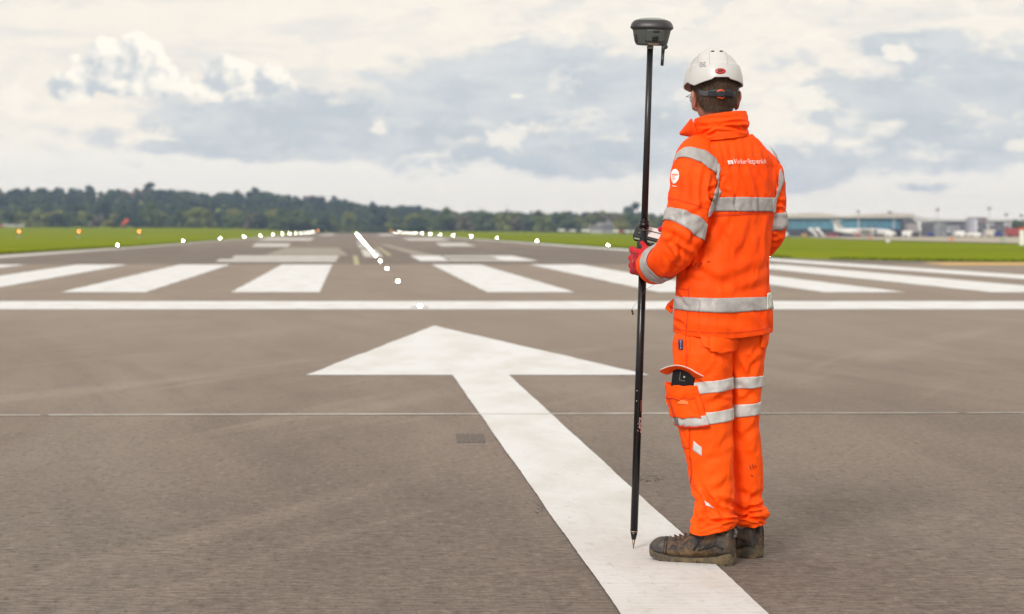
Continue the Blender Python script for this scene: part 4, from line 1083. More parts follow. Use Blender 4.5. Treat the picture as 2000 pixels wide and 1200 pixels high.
# ---- sleeves
def L3(px, py, D, a, b, t): return (t, *W(px, py, D), a * D / F, b * D / F)
def left_sleeve():
    K = [L3(1388, 290, 7.36, 22, 22, -.12), L3(1366, 300, 7.34, 38, 36, 0), L3(1358, 325, 7.315, 43, 40, .12), L3(1356, 350, 7.30, 44.5, 41, .25), L3(1352, 385, 7.28, 44, 40, .42),
         L3(1342, 425, 7.255, 42, 38, .6), L3(1333, 455, 7.24, 39, 37, .74), L3(1322, 483, 7.25, 37, 38, .88), L3(1306, 502, 7.30, 35, 38, 1.0), L3(1289, 514, 7.365, 34, 37, 1.14), L3(1276, 520, 7.42, 34, 37, 1.24)]
    s = tube_sheet(K, 230, 150, up=(0, 1, 0.0), e=2.15)
    P = s.P; X, Y = px_of(P)
    d = wrinkle(P, .0075, 12, 12, 7, 31) + wrinkle(P, .004, 26, 26, 14, 37)
    t = np.linspace(-.12, 1.24, 230)[:, None]
    d *= (.35 + .65 * sm(t, .0, .2)) * (1 - .5 * sm(t, 1.1, 1.24))
    segs = [(1372, 340, 1374, 420, 6, 6), (1352, 330, 1362, 400, 8, 4), (1390, 345, 1388, 380, 5, 6), (1375, 405, 1340, 425, 6, 3.5), (1328, 330, 1322, 400, 7, 3), (1395, 366, 1384, 372, 4, 7), (1386, 385, 1392, 398, 4, 8),
            (1312, 400, 1330, 440, 7, 4), (1300, 452, 1345, 480, 6, 6), (1345, 440, 1362, 490, 6, 5), (1310, 470, 1348, 505, 6, 6), (1300, 480, 1318, 510, 5, 6), (1296, 490, 1322, 530, 6, 5), (1330, 505, 1300, 545, 6, 5), (1345, 485, 1365, 450, 6, 5),
            (1318, 460, 1306, 475, 5, 6), (1326, 480, 1330, 512, 4, 5), (1285, 540, 1300, 548, 4, 4)]
    d += crease(P, s.N, segs)
    return s.disp(d)
LS = left_sleeve()
lsl = LS.build('sleeve', ORANGE, jacket, thick=.003)
def right_sleeve():
    K = [L3(1466, 305, 7.43, 16, 18, -.1), L3(1483, 316, 7.445, 27, 28, 0), L3(1490, 332, 7.455, 34, 34, .12), L3(1494, 352, 7.46, 36, 38, .28), L3(1497, 385, 7.47, 36, 38, .45),
         L3(1499, 420, 7.475, 35, 37, .6), L3(1499, 447, 7.49, 35, 36, .74), L3(1490, 468, 7.53, 33, 35, .86), L3(1466, 478, 7.60, 30, 33, .98), L3(1420, 480, 7.66, 28, 31, 1.15), L3(1360, 477, 7.66, 26, 29, 1.32), L3(1322, 472, 7.63, 25, 27, 1.42)]
    s = tube_sheet(K, 220, 130, up=(0, 1, 0), e=2.1)
    P = s.P; d = wrinkle(P, .0075, 12, 12, 8, 51) + wrinkle(P, .004, 26, 26, 15, 57)
    segs = [(1515, 330, 1526, 370, 4, 5), (1520, 395, 1532, 402, 4, 6), (1512, 410, 1530, 412, 4, 6), (1510, 450, 1530, 452, 4, 6), (1505, 462, 1530, 458, 4, 5), (1503, 475, 1520, 470, 4, 5), (1524, 375, 1518, 420, 4, 4)]
    d += crease(P, s.N, segs)
    return s.disp(d)
RS = right_sleeve()
rsl = RS.build('sleeve', ORANGE, jacket, thick=.003)

def tree_of(*sheets):
    V = []; Fs = []; k = 0
    for s in sheets:
        V += [tuple(v) for v in s.P.reshape(-1, 3)]; Fs += [tuple(a + k for a in f) for f in s.faces(True, True)]; k = len(V)
    return BVHTree.FromPolygons(V, Fs)
EYE = Vector((0, 0, HC))
def ray(bvh, px, py):
    d = Vector(((px - VX) / F, 1, (VY - py) / F)).normalized()
    h, nrm, i, dist = bvh.ray_cast(EYE, d)
    if h is None: return None
    if nrm.dot(d) > 0: nrm = -nrm
    return h, nrm
def decal_grid(name, bvh, quadpts, m, parent, nu=30, nv=8, off=.003, thick=.0012, miss=7.4):
    """quadpts: two polylines (upper edge, lower edge) in view units, laid on the surface"""
    up, lo = [np.array(q_, float) for q_ in quadpts]
    def along(pl, n):
        L = np.concatenate([[0], np.cumsum(np.linalg.norm(np.diff(pl, axis=0), axis=1))]); t = np.linspace(0, L[-1], n)
        return np.stack([np.interp(t, L, pl[:, 0]), np.interp(t, L, pl[:, 1])], -1)
    A, B = along(up, nu), along(lo, nu); G = np.zeros((nv, nu, 3)); ok = np.zeros((nv, nu), bool)
    for i in range(nv):
        for j in range(nu):
            p = A[j] * (1 - i / (nv - 1)) + B[j] * i / (nv - 1); h = ray(bvh, *p)
            if h: G[i, j] = np.array(h[0] + h[1] * off); ok[i, j] = True
    for i in range(nv):
        for j in range(nu):
            if not ok[i, j] and ok.any():
                c = np.argwhere(ok); k = c[np.argmin(((c - (i, j)) ** 2).sum(1))]
                p = A[j] * (1 - i / (nv - 1)) + B[j] * i / (nv - 1); G[i, j] = W(p[0], p[1], G[k[0], k[1]][1] + .01)
    return open_grid(name, G, m, parent, thick)
def decal_line(name, bvh, pts, w, m, parent, off=.0025):
    pts = np.array(pts, float); d = np.gradient(pts, axis=0); d /= np.linalg.norm(d, axis=1, keepdims=True); nrm = np.stack([-d[:, 1], d[:, 0]], -1)
    return decal_grid(name, bvh, (pts + nrm * w / 2, pts - nrm * w / 2), m, parent, nu=max(12, int(len(pts) * 6)), nv=2, off=off, thick=.0008)
BJ = tree_of(JB, LS, RS); BB = tree_of(JB); BL = tree_of(LS)
# tapes
def t_of_py(py): return (py - 264) / (658 - 264)
def hemline(py, lift=8): return lambda u: np.full(u.shape, t_of_py(py))
band('reflective_tape', JB, t_of_py(580), t_of_py(607.5), TAPE, jacket)
band('reflective_tape', JB, t_of_py(386.5), t_of_py(413.5), TAPE, jacket, u0=.50, u1=1.06)
band('reflective_tape', LS, .600, .735, TAPE, lsl)
band('reflective_tape', LS, 1.075, 1.165, TAPE, lsl) if False else None
def lt(t): return (t + .12) / 1.36
for ch in [o for o in bpy.data.objects if o.parent == lsl]: bpy.data.objects.remove(ch, do_unlink=True)
band('reflective_tape', LS, lambda u: lt(.615 + .030 * np.cos(2 * np.pi * (u - .5))), lambda u: lt(.725 + .030 * np.cos(2 * np.pi * (u - .5))), TAPE, lsl)
band('reflective_tape', LS, lt(1.07), lt(1.165), TAPE, lsl)
band('reflective_tape', RS, (.575 + .1) / 1.52, (.695 + .1) / 1.52, TAPE, rsl)
# over the shoulder and down the armhole, left
decal_grid('reflective_tape', BJ, ([(1321, 303), (1327, 296), (1338, 289), (1350, 288), (1378, 295), (1396, 309), (1407, 322)], [(1320, 317), (1325, 309), (1335, 307.5), (1350, 310), (1370, 318), (1386, 331), (1397, 338)]), TAPE, jacket, 60, 10, .004)
decal_grid('reflective_tape', BJ, ([(1393, 330), (1398, 342), (1399, 352), (1400, 358), (1396, 372), (1388, 398), (1383, 412), (1381, 425)], [(1407, 321), (1405, 335), (1403, 350), (1405, 362), (1408, 376), (1402, 393), (1391, 412), (1386, 421)]), TAPE, jacket, 60, 8, .005)
# right shoulder pieces
decal_grid('reflective_tape', BJ, ([(1501, 283), (1510, 293), (1517, 302), (1523, 318)], [(1507, 290), (1512, 302), (1518, 314), (1524, 324)]), TAPE, jacket, 24, 5, .004)
decal_grid('reflective_tape', BJ, ([(1524, 330), (1529, 345), (1530, 355), (1522, 372), (1516, 388), (1512, 415)], [(1521, 334), (1520, 350), (1519, 362), (1514, 382), (1508, 393), (1508, 416)]), TAPE, jacket, 40, 6, .005)
decal_grid('reflective_tape', BJ, ([(1496, 574), (1500, 572), (1504, 572)], [(1496, 606), (1500, 605), (1505, 600)]), mat('reflective_tape_glare', (.72, .76, .66), .35, .4, 90), jacket, 8, 8, .0055)  # glare at the right end of the waist tape, painted as a paler patch
# seams, hem
def pl(*p): return [p[i:i + 2] for i in range(0, len(p), 2)]
for pts, w, bv in ((pl(1383, 425, 1400, 423, 1440, 420, 1480, 417.5, 1506, 416.5), 1.0, BB), (pl(1383, 421, 1400, 420, 1440, 417.2, 1480, 415, 1506, 414), .7, BB), (pl(1346, 560, 1345, 590, 1343, 620, 1340, 652), .9, BB),
               (pl(1309, 388, 1325, 391, 1345, 397, 1365, 403, 1384, 410), .9, BL), (pl(1313, 641, 1340, 646, 1380, 650, 1420, 650, 1460, 648, 1490, 643, 1508, 636), .7, BB), (pl(1338, 525, 1355, 527, 1370, 527), .8, BB), (pl(1320, 563, 1335, 565, 1345, 566), .9, BB),
               (pl(1504, 330, 1507, 360, 1508, 385), .7, BB), (pl(1498, 510, 1500, 540, 1497, 580), .8, BB)):
    decal_line('seam', bv, pts, w, SEAM, jacket)
# dirt marks on the lower back
for (x, y, a, b) in ((1360, 514, 1358, 520), (1367, 517, 1371, 513), (1380, 512, 1387, 510), (1352, 520, 1356, 524), (1364, 519, 1367, 521)):
    decal_line('dirt_mark', BB, pl(x, y, (x + a) / 2, (y + b) / 2 + 1, a, b), 2.0, mat('dirt_dark', (.40, .035, .01), .9), jacket, .0022)

# text laid on cloth
def text_decal(name, txt, bvh, x0, y0, width, rot, m, parent, height=None, shear=0, off=.0035, bold=.0, vertical=False):
    cu = bpy.data.curves.new('t', 'FONT'); cu.body = txt; cu.size = 1; cu.offset = bold; cu.resolution_u = 3; cu.shear = shear
    to = bpy.data.objects.new('t', cu); COL.objects.link(to)
    dg = bpy.context.evaluated_depsgraph_get(); dg.update(); me = bpy.data.meshes.new_from_object(to.evaluated_get(dg)); bpy.data.objects.remove(to, do_unlink=True)
    bm = bmesh.new(); bm.from_mesh(me); bmesh.ops.triangulate(bm, faces=bm.faces)
    xs = [v.co.x for v in bm.verts]; ys = [v.co.y for v in bm.verts]; w = max(xs) - min(xs); x_0 = min(xs); y_0 = min(ys); hh = max(ys) - min(ys)
    sc = width / w; scy = sc if height is None else height / hh
    last = None
    for v in bm.verts:
        a, b = (v.co.x - x_0) * sc, (v.co.y - y_0) * scy
        px, py = x0 + a * math.cos(rot) - b * math.sin(rot) * -1 * 0 + (b * -math.sin(rot)), y0 - (a * math.sin(rot) + b * math.cos(rot))
        h = ray(bvh, px, py)
        if h: last = h; v.co = h[0] + h[1] * off
        elif last: v.co = Vector(W(px, py, last[0].y))
    bm.to_mesh(me); bm.free(); me.name = name
    return link(name, me, m, parent)
text_decal('logo_text', 'VolkerFitzpatrick', BJ, 1433.5, 323.6, 62, R(1), WHITE_PRINT, jacket, 12.0, bold=.0, off=.0045)
decal_grid('logo_mark', BJ, (pl(1420.5, 314.5, 1426, 314, 1431.5, 314), pl(1422, 322.3, 1427, 322, 1433, 321.5)), WHITE_PRINT, jacket, 10, 5, .0035)
decal_line('logo_mark_cut', BJ, pl(1423.5, 317.4, 1426, 316.6, 1429.5, 316.8), .9, ORANGE, jacket, .005)
decal_line('logo_mark_cut', BJ, pl(1425, 322.2, 1426.4, 319.5, 1429.8, 321.6), .9, ORANGE, jacket, .005)
# sleeve badge
def badge():
    c = (1319.5, 346); n = 28; up = []; lo = []
    for i in range(n):
        a = math.pi * i / (n - 1); up.append((c[0] - 7.6 * math.cos(a), c[1] - 2 - 13 * math.sin(a)))
        x = c[0] - 7.6 * math.cos(a); lo.append((x, c[1] - 2 + 17 * math.sin(a) ** .8 * (1 - .35 * (x - c[0] + 3) / 8 if x > c[0] - 3 else 1)))
    decal_grid('badge', BL, (up, lo), WHITE_PRINT, lsl, 26, 12, .003)
    bt = tree_of(LS)
    for k, (tx, y, w, x0_) in enumerate((('TALENT', 342.5, 11, 1314), ('TO', 347, 5, 1314.5), ('GO', 351, 5, 1314.5))):
        pass
    for (y, w, x0_, h_) in ((341.5, 12, 1314, 2.1), (345.5, 4.5, 1314.5, 1.5), (349.5, 5.5, 1314.5, 1.7), (353.8, 2.6, 1314.5, 1.3)):
        text_decal('badge_text', {12: 'TRUEBURY', 4.5: 'TO', 5.5: 'PUP', 2.6: 'IT'}[w], BL, x0_, y + 2, w, 0, ORANGE, lsl, h_ * 1.5, off=.006, bold=.02)
    decal_line('badge_line', BL, pl(1313.5, 363.5, 1318, 364.5, 1322, 365), 1.2, WHITE_PRINT, lsl, .003)
badge()

# ---- collar
def collar():
    nu, nt = 140, 46; th = 2 * np.pi * np.arange(nu) / nu; P = np.zeros((nt, nu, 3))
    prof = [(0, 0, 1.02), (.18, .20, 1.0), (.28, .30, .97), (.42, .42, 1.03), (.55, .55, 1.05), (.62, .62, 1.0), (.8, .8, .985), (1, 1, .93)]
    pr = np.array(prof)
    for i in range(nt):
        t = i / (nt - 1); s_ = np.interp(t, pr[:, 0], pr[:, 2])
        c = W(1408 - 1 * t, 0, 7.385)
        for j in range(nu):
            a = th[j] + BYAW
            x = .0985 * s_ * math.cos(a); y = .090 * s_ * math.sin(a)
            k = math.cos(a)       # +1 right side, -1 left side
            pyb = 270 - 6 * k + 4 * (-math.sin(a)); pyt = 225.5 - 7 * k + 3.5 * (-math.sin(a)) * -1
            z = W(0, pyb + (pyt - pyb) * t, 7.385)[2]
            P[i, j] = (c[0] + x, c[1] + y, z)
    s = Sheet(P); d = wrinkle(P, .003, 18, 18, 18, 71)
    segs = [(1365, 248, 1400, 243, 3, 4), (1400, 243, 1460, 238, 2.5, 4), (1400, 244, 1455, 256, 3, 5), (1368, 262, 1400, 248, 3, 5), (1372, 268, 1400, 256, 3, 4), (1445, 248, 1459, 252, 3, 5), (1370, 236, 1440, 226, 3, 2)]
    d += crease(P, s.N, segs); return s.disp(d)
CL = collar(); co = CL.build('collar', ORANGE, jacket, thick=.006)
fl = np.zeros((8, 10, 3))
for i in range(8):
    for j in range(10):
        a = i / 7; b = j / 9                   # a: fold line (right) -> tip (left)
        top = np.array([1350, 232]) * (1 - a) + np.array([1328, 260]) * a; bot = np.array([1366, 271]) * (1 - a) + np.array([1328.5, 263]) * a
        p = top * (1 - b) + bot * b; fl[i, j] = W(p[0], p[1], 7.36 - .02 * math.sin(b * 3) + .10 * a)
open_grid('collar_flap', fl, ORANGE, jacket, .005)
# front zip flap showing beyond the left hem
hf = np.zeros((6, 6, 3))
for i in range(6):
    for j in range(6):
        a, b = i / 5, j / 5; p0 = np.array([1318, 577 + 5]) * (1 - b) + np.array([1312, 613]) * b; p1 = np.array([1304, 594]) * (1 - b) + np.array([1299.5, 603]) * b
        p = p0 * (1 - a) + p1 * a; hf[i, j] = W(p[0], p[1], 7.44 + .03 * a)
open_grid('storm_flap', hf, ORANGE, jacket, .004)
MB().tube(W(1308.5, 598, 7.437), W(1308.5, 598, 7.431), .0055, .005, 14).build('popper', SEAM, jacket, True)

# ---- trousers
def leg(rows, D, yaw, seed, rat, segs):
    K = np.array(rows, float); nt, nu = 300, 150; pys = np.linspace(K[0, 0], K[-1, 0], nt)
    L = cubic(K[:, 0], K[:, 1], pys); Rr = cubic(K[:, 0], K[:, 2], pys); dd = np.interp(pys, [600, 700, 1050], D); rr = np.interp(pys, *rat)
    th = 2 * np.pi * np.arange(nu) / nu; P = np.zeros((nt, nu, 3))
    for i in range(nt):
        Dd = dd[i]; c = W((L[i] + Rr[i]) / 2, pys[i], Dd); hw = (Rr[i] - L[i]) / 2 * Dd / F; e = 2.2
        cc = np.sign(np.cos(th)) * np.abs(np.cos(th))**(2 / e); s_ = np.sign(np.sin(th)) * np.abs(np.sin(th))**(2 / e)
        P[i, :, 0] = c[0] + hw * cc; P[i, :, 1] = c[1] + rr[i] * s_; P[i, :, 2] = c[2]
    s = Sheet(P); X, Y = px_of(P)
    d = wrinkle(P, .008, 9, 9, 5, seed) + wrinkle(P, .004, 22, 22, 12, seed + 4)
    bottom = sm(Y, 950, 1000); d += wrinkle(P, .011, 12, 12, 26, seed + 9) * bottom
    d += crease(P, s.N, segs)
    return s.disp(d)
segL = [(1400, 690, 1425, 712, 6, 4), (1385, 660, 1388, 700, 3, 3), (1345, 655, 1342, 720, 2.2, 3), (1395, 715, 1380, 740, 6, 3), (1425, 765, 1385, 790, 7, 4), (1425, 785, 1400, 778, 5, 3),
        (1345, 830, 1347, 900, 2.2, 4), (1425, 850, 1400, 880, 7, 3), (1347, 900, 1352, 950, 3, 3), (1420, 880, 1380, 905, 8, 3), (1355, 955, 1372, 985, 5, 9), (1372, 955, 1395, 985, 5, 5), (1425, 940, 1395, 960, 8, 4),
        (1378, 985, 1376, 1012, 4, 9), (1385, 975, 1405, 1002, 6, 8), (1405, 985, 1412, 1015, 5, 6), (1430, 990, 1405, 975, 6, 5), (1360, 1022, 1385, 1015, 4, 5), (1385, 1018, 1430, 1024, 3.5, 6), (1410, 995, 1436, 1008, 5, 5), (1365, 1005, 1362, 1030, 4, 4)]
segR = [(1450, 690, 1470, 720, 7, 4), (1485, 700, 1465, 730, 6, 4), (1440, 700, 1455, 740, 6, 4), (1480, 680, 1470, 700, 5, 4), (1470, 770, 1450, 785, 6, 4), (1440, 750, 1470, 775, 7, 4), (1478, 830, 1450, 860, 7, 3), (1440, 850, 1460, 890, 8, 3),
        (1432, 960, 1480, 975, 7, 4), (1435, 985, 1465, 1002, 4, 9), (1458, 998, 1490, 985, 4, 8), (1480, 1000, 1445, 1010, 3, 9), (1440, 1008, 1490, 1014, 3, 7), (1470, 1010, 1486, 1026, 3, 4), (1485, 960, 1465, 985, 6, 5)]
LL = leg([(632, 1326, 1434), (648, 1321, 1434), (658, 1318, 1437), (680, 1317, 1433), (720, 1318, 1429), (760, 1321, 1427), (800, 1324, 1427), (840, 1329, 1428.5), (880, 1336, 1430.5), (920, 1346, 1431.5), (945, 1349, 1431), (965, 1352, 1432), (980, 1362, 1427), (988, 1361, 1426), (997, 1358, 1431), (1010, 1356.5, 1437), (1022, 1352, 1440), (1034, 1349, 1436), (1043, 1349, 1430)],
         (7.36, 7.35, 7.31), 0, 101, ([632, 655, 690, 760, 880, 980, 1043], [.095, .104, .114, .098, .085, .075, .072]), segL)
RL = leg([(632, 1396, 1488), (648, 1398, 1494), (658, 1397, 1499), (680, 1402, 1494), (700, 1408, 1490), (740, 1414, 1485), (770, 1416, 1483), (800, 1417, 1481.5), (840, 1419, 1481), (880, 1421, 1485.5), (920, 1422, 1488), (950, 1424, 1489), (975, 1428, 1485), (988, 1428, 1490), (1000, 1430, 1499), (1008, 1432, 1496), (1016, 1434, 1486), (1026, 1436, 1491)],
         (7.42, 7.43, 7.47), 0, 121, ([632, 655, 690, 760, 880, 980, 1043], [.09, .10, .112, .095, .085, .075, .072]), segR)
# hems tilt: higher at the heel
for s_, x0_, k in ((LL, 1368, -.00030), (RL, 1470, -.00006)):
    X, Y = px_of(s_.P); w = sm(Y, 1000, 1043)
    s_.P[..., 2] += w * np.where(X > x0_, (X - x0_) * .00042, (x0_ - X) * .00020); s_.normals()
trousers = LL.build('trousers', ORANGE_LEG, person, thick=.003)
rleg = RL.build('trouser_leg', ORANGE_LEG, trousers, thick=.003)
BLL = tree_of(LL); BRL = tree_of(RL); BT = tree_of(LL, RL)
def tl(py): return (py - 632) / (1043 - 632)
def tr(py): return (py - 632) / (1026 - 632)
def tape_leg(s, tf, y0, y1, parent, slope):
    f0 = lambda u: tf(y0 - slope * np.cos(2 * np.pi * u)); f1 = lambda u: tf(y1 - slope * np.cos(2 * np.pi * u))
    return band('reflective_tape', s, f0, f1, TAPE_LEG, parent, .003)
tape_leg(LL, tl, 741, 764, trousers, 6); tape_leg(LL, tl, 801, 824, trousers, 6)
tape_leg(RL, tr, 733, 755, rleg, 1.5); tape_leg(RL, tr, 785, 809, rleg, 4)
decal_grid('reflective_patch', BLL, (pl(1355, 861, 1363, 868, 1371, 874), pl(1354, 879, 1362, 885, 1371, 891)), TAPE_LEG, trousers, 8, 6, .003)
decal_grid('reflective_patch', BLL, (pl(1376, 978, 1384, 985, 1393, 994), pl(1379, 987, 1386, 991, 1393, 994.5)), TAPE_LEG, trousers, 8, 4, .004)
# back pocket flap, side seams
decal_grid('pocket_flap', BT, (pl(1367, 648, 1385, 654, 1410, 656, 1436, 656, 1448, 655), pl(1371, 673, 1385, 685, 1405, 690.5, 1427, 688, 1444, 676)), ORANGE_LEG, trousers, 30, 14, .009, .005)
decal_grid('pocket_flap', BT, (pl(1486, 652, 1494, 650, 1500, 648), pl(1484, 678, 1491, 683, 1496, 670)), ORANGE_LEG, trousers, 10, 10, .007, .004)
for pts, w in ((pl(1340, 655, 1341, 690, 1340, 718), .9), (pl(1348, 836, 1345, 860, 1348, 895, 1352, 915, 1349, 945), 1.0), (pl(1332, 873, 1340, 875, 1348, 875), 1.2)):
    decal_line('seam', BLL, pts, w, SEAM, trousers)
for (x, y, a, b) in ((1464, 908, 1466, 917), (1469, 907, 1471, 916), (1474, 908, 1475, 913), (1466, 928, 1471, 930)):
    decal_line('dirt_mark', BRL, pl(x, y, (x + a) / 2, (y + b) / 2, a, b), 1.8, mat('dirt_dark', (.40, .035, .01)), rleg, .003)
decal_grid('brand_label', BLL, (pl(1326.5, 664, 1330, 663.6, 1334.5, 663.6), pl(1327.5, 683.5, 1331, 683.6, 1334.8, 683.6)), mat('label_blue', (.012, .02, .11), .7), trousers, 6, 10, .004)
text_decal('brand_label_text', 'leo work', BLL, 1333.5, 682, 17, R(90), mat('label_text', (.45, .5, .65), .7), trousers, 3.2, off=.007)
# thigh pocket, wraps from the side to the back of the left leg
def pocket():
    nt, nu = 40, 40; G = np.zeros((nt, nu, 3))
    for i in range(nt):
        v = i / (nt - 1); py = 749 + 78 * v
        ua = .47; pxr = 1361 + 24 * v
        # find u where the near surface shows at pxr
        us = np.linspace(.5, .80, 200); pp = LL.samp(np.full(200, tl(py)), us); xx, _ = px_of(pp); ub = us[np.argmin(np.abs(xx - pxr))]
        bulge = .022 * (1 - v) + .010
        for j in range(nu):
            w = j / (nu - 1); u = ua + (ub - ua) * w; t = tl(py + 3 * math.sin(w * 3.1) * (1 if v > .9 else .3))
            edge = min(1, w * 8, (1 - w) * 6, (1 - v) * 8 + .25)
            G[i, j] = LL.samp(t, u) + LL.samp(t, u, LL.N) * (.004 + bulge * edge * (.75 + .25 * math.cos((w - .25) * 4)))
    s = G + 0.0; s += (fnoise(G * 45, 2) * .004)[..., None] * np.array([0, -1, 0])
    o = open_grid('thigh_pocket', s, ORANGE_LEG, trousers, .005)
    fake = Sheet(s); du = np.gradient(s, axis=1); dt = np.gradient(s, axis=0); nn = np.cross(du, dt); nn /= np.linalg.norm(nn, axis=-1, keepdims=True) + 1e-9
    if nn[..., 1].mean() > 0: nn = -nn
    def piece(name, r0, r1, c0, c1, m, off, par, th=.0012):
        i0, i1 = [int(x * (nt - 1)) for x in (r0, r1)]; j0, j1 = [int(x * (nu - 1)) for x in (c0, c1)]
        return open_grid(name, s[i0:i1 + 1, j0:j1 + 1] + nn[i0:i1 + 1, j0:j1 + 1] * off, m, par, th)
    piece('reflective_tape', .76, 1.0, 0.02, 1.0, TAPE_LEG, .004, o)
    piece('front_pocket', .30, .80, 0.04, .90, ORANGE_LEG, .006, o, .004)
    pale = mat('pale_orange_patch', (1.0, .22, .05), .7)
    piece('patch', .36, .48, .52, .74, pale, .010, o); piece('patch', .38, .50, .05, .16, pale, .010, o)
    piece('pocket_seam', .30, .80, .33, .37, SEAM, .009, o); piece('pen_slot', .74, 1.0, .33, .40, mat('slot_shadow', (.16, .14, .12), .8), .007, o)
    piece('pocket_seam', .285, .31, 0.04, .90, SEAM, .009, o); piece('pocket_seam', .97, 1.0, 0.04, 1.0, SEAM, .008, o)
    return o
pk = pocket()
# lifted pocket lid
top = pl(1289, 723.5, 1306, 716.5, 1325, 714.8, 1345, 720.5, 1360, 729, 1374, 736.5); bot = pl(1290, 727, 1305, 731, 1322, 722, 1343, 727, 1356, 737, 1368, 739)
G = np.zeros((10, 40, 3))
tx = np.linspace(0, 1, 40); tp = np.array(top, float); bt = np.array(bot, float)
for i in range(10):
    for j in range(40):
        a = cubic(np.linspace(0, 1, 6), tp, tx[j]); b = cubic(np.linspace(0, 1, 6), bt, tx[j]); k = i / 9
        G[i, j] = W(*(a * (1 - k) + b * k), 7.215 + .05 * k + .03 * math.cos(tx[j] * 3.1) + (.07 if False else 0))
open_grid('pocket_lid', G, ORANGE_LEG, trousers, .004)
open_grid('lid_trim', G[:2] + np.array([0, -.004, .002]), mat('lid_trim', (.62, .50, .46), .6), trousers, .003)
# right leg pocket lid sticking out
G = np.zeros((6, 10, 3))
for i in range(6):
    for j in range(10):
        k, w = i / 5, j / 9; p = np.array([1481, 724 + 6]) * (1 - w) + np.array([1484, 752]) * w; q2 = np.array([1484, 724]) * (1 - w) + np.array([1489.5, 752]) * w
        G[i, j] = W(*(p * (1 - k) + q2 * k), 7.42)
open_grid('pocket_lid', G, ORANGE_LEG, rleg, .006)

# ---- phone standing in the pocket
def phone():
    c = W(1335, 738, 7.262); root = empty('phone', tuple(c), 'black phone case sticking out of the open thigh pocket', 'phone')
    root.rotation_euler = (R(2), R(8), R(-24))
    o = MB().box((0, 0, -.003), (.082, .012, .068)).build('case', mat('phone_black', (.006, .006, .007), .6, spec=.25), root, bevel=.004, world=False)
    MB().box((-.012, -.0065, .005), (.003, .002, .028)).box((-.002, -.0065, -.010), (.022, .002, .003)).build('mark', mat('phone_mark', (.10, .10, .085), .4), root, world=False)
    MB().box((.004, -.0068, .004), (.005, .002, .005)).build('badge', mat('phone_dot', (.6, .62, .5), .4), root, world=False)
phone()

# ---- body: head, neck, trunk and limbs in one continuous surface
HYAW = R(5)
HX = np.array([math.cos(HYAW), math.sin(HYAW), 0]); HF = np.array([-math.sin(HYAW), math.cos(HYAW), 0]); HU = np.array([0, 0, 1.0])
HCN = W(1396, 178, 7.405)
def hl(x, y, z): return HCN + HX * x + HF * y + HU * z
def head_sheet(scale=1.0, z0=None, nt=70, nu=80, zlo=-.105, zhi=.125, k=0):
    P = np.zeros((nt, nu, 3)); zs = np.linspace(zlo, zhi, nt) if k else None
    ph = np.linspace(0, 1, nt); z = zlo + (zhi - zlo) * (.5 - .5 * np.cos(ph * math.pi))
    prof = np.array([[-.125, .030, .045, .052], [-.105, .045, .070, .056], [-.08, .058, .085, .062], [-.05, .068, .090, .074], [-.02, .074, .094, .088], [.02, .078, .096, .098], [.06, .075, .092, .097], [.09, .063, .076, .082], [.11, .045, .052, .058], [.122, .022, .026, .03], [.125, .003, .003, .003]])
    for i in range(nt):
        w, fr, bk = [np.interp(z[i], prof[:, 0], prof[:, c]) * scale for c in (1, 2, 3)]
        for j in range(nu):
            a = 2 * math.pi * j / nu; c, s_ = math.cos(a), math.sin(a)
            P[i, j] = hl(w * c, (fr if s_ > 0 else bk) * s_, z[i] * (scale if z[i] > 0 else 1))
    return Sheet(P)
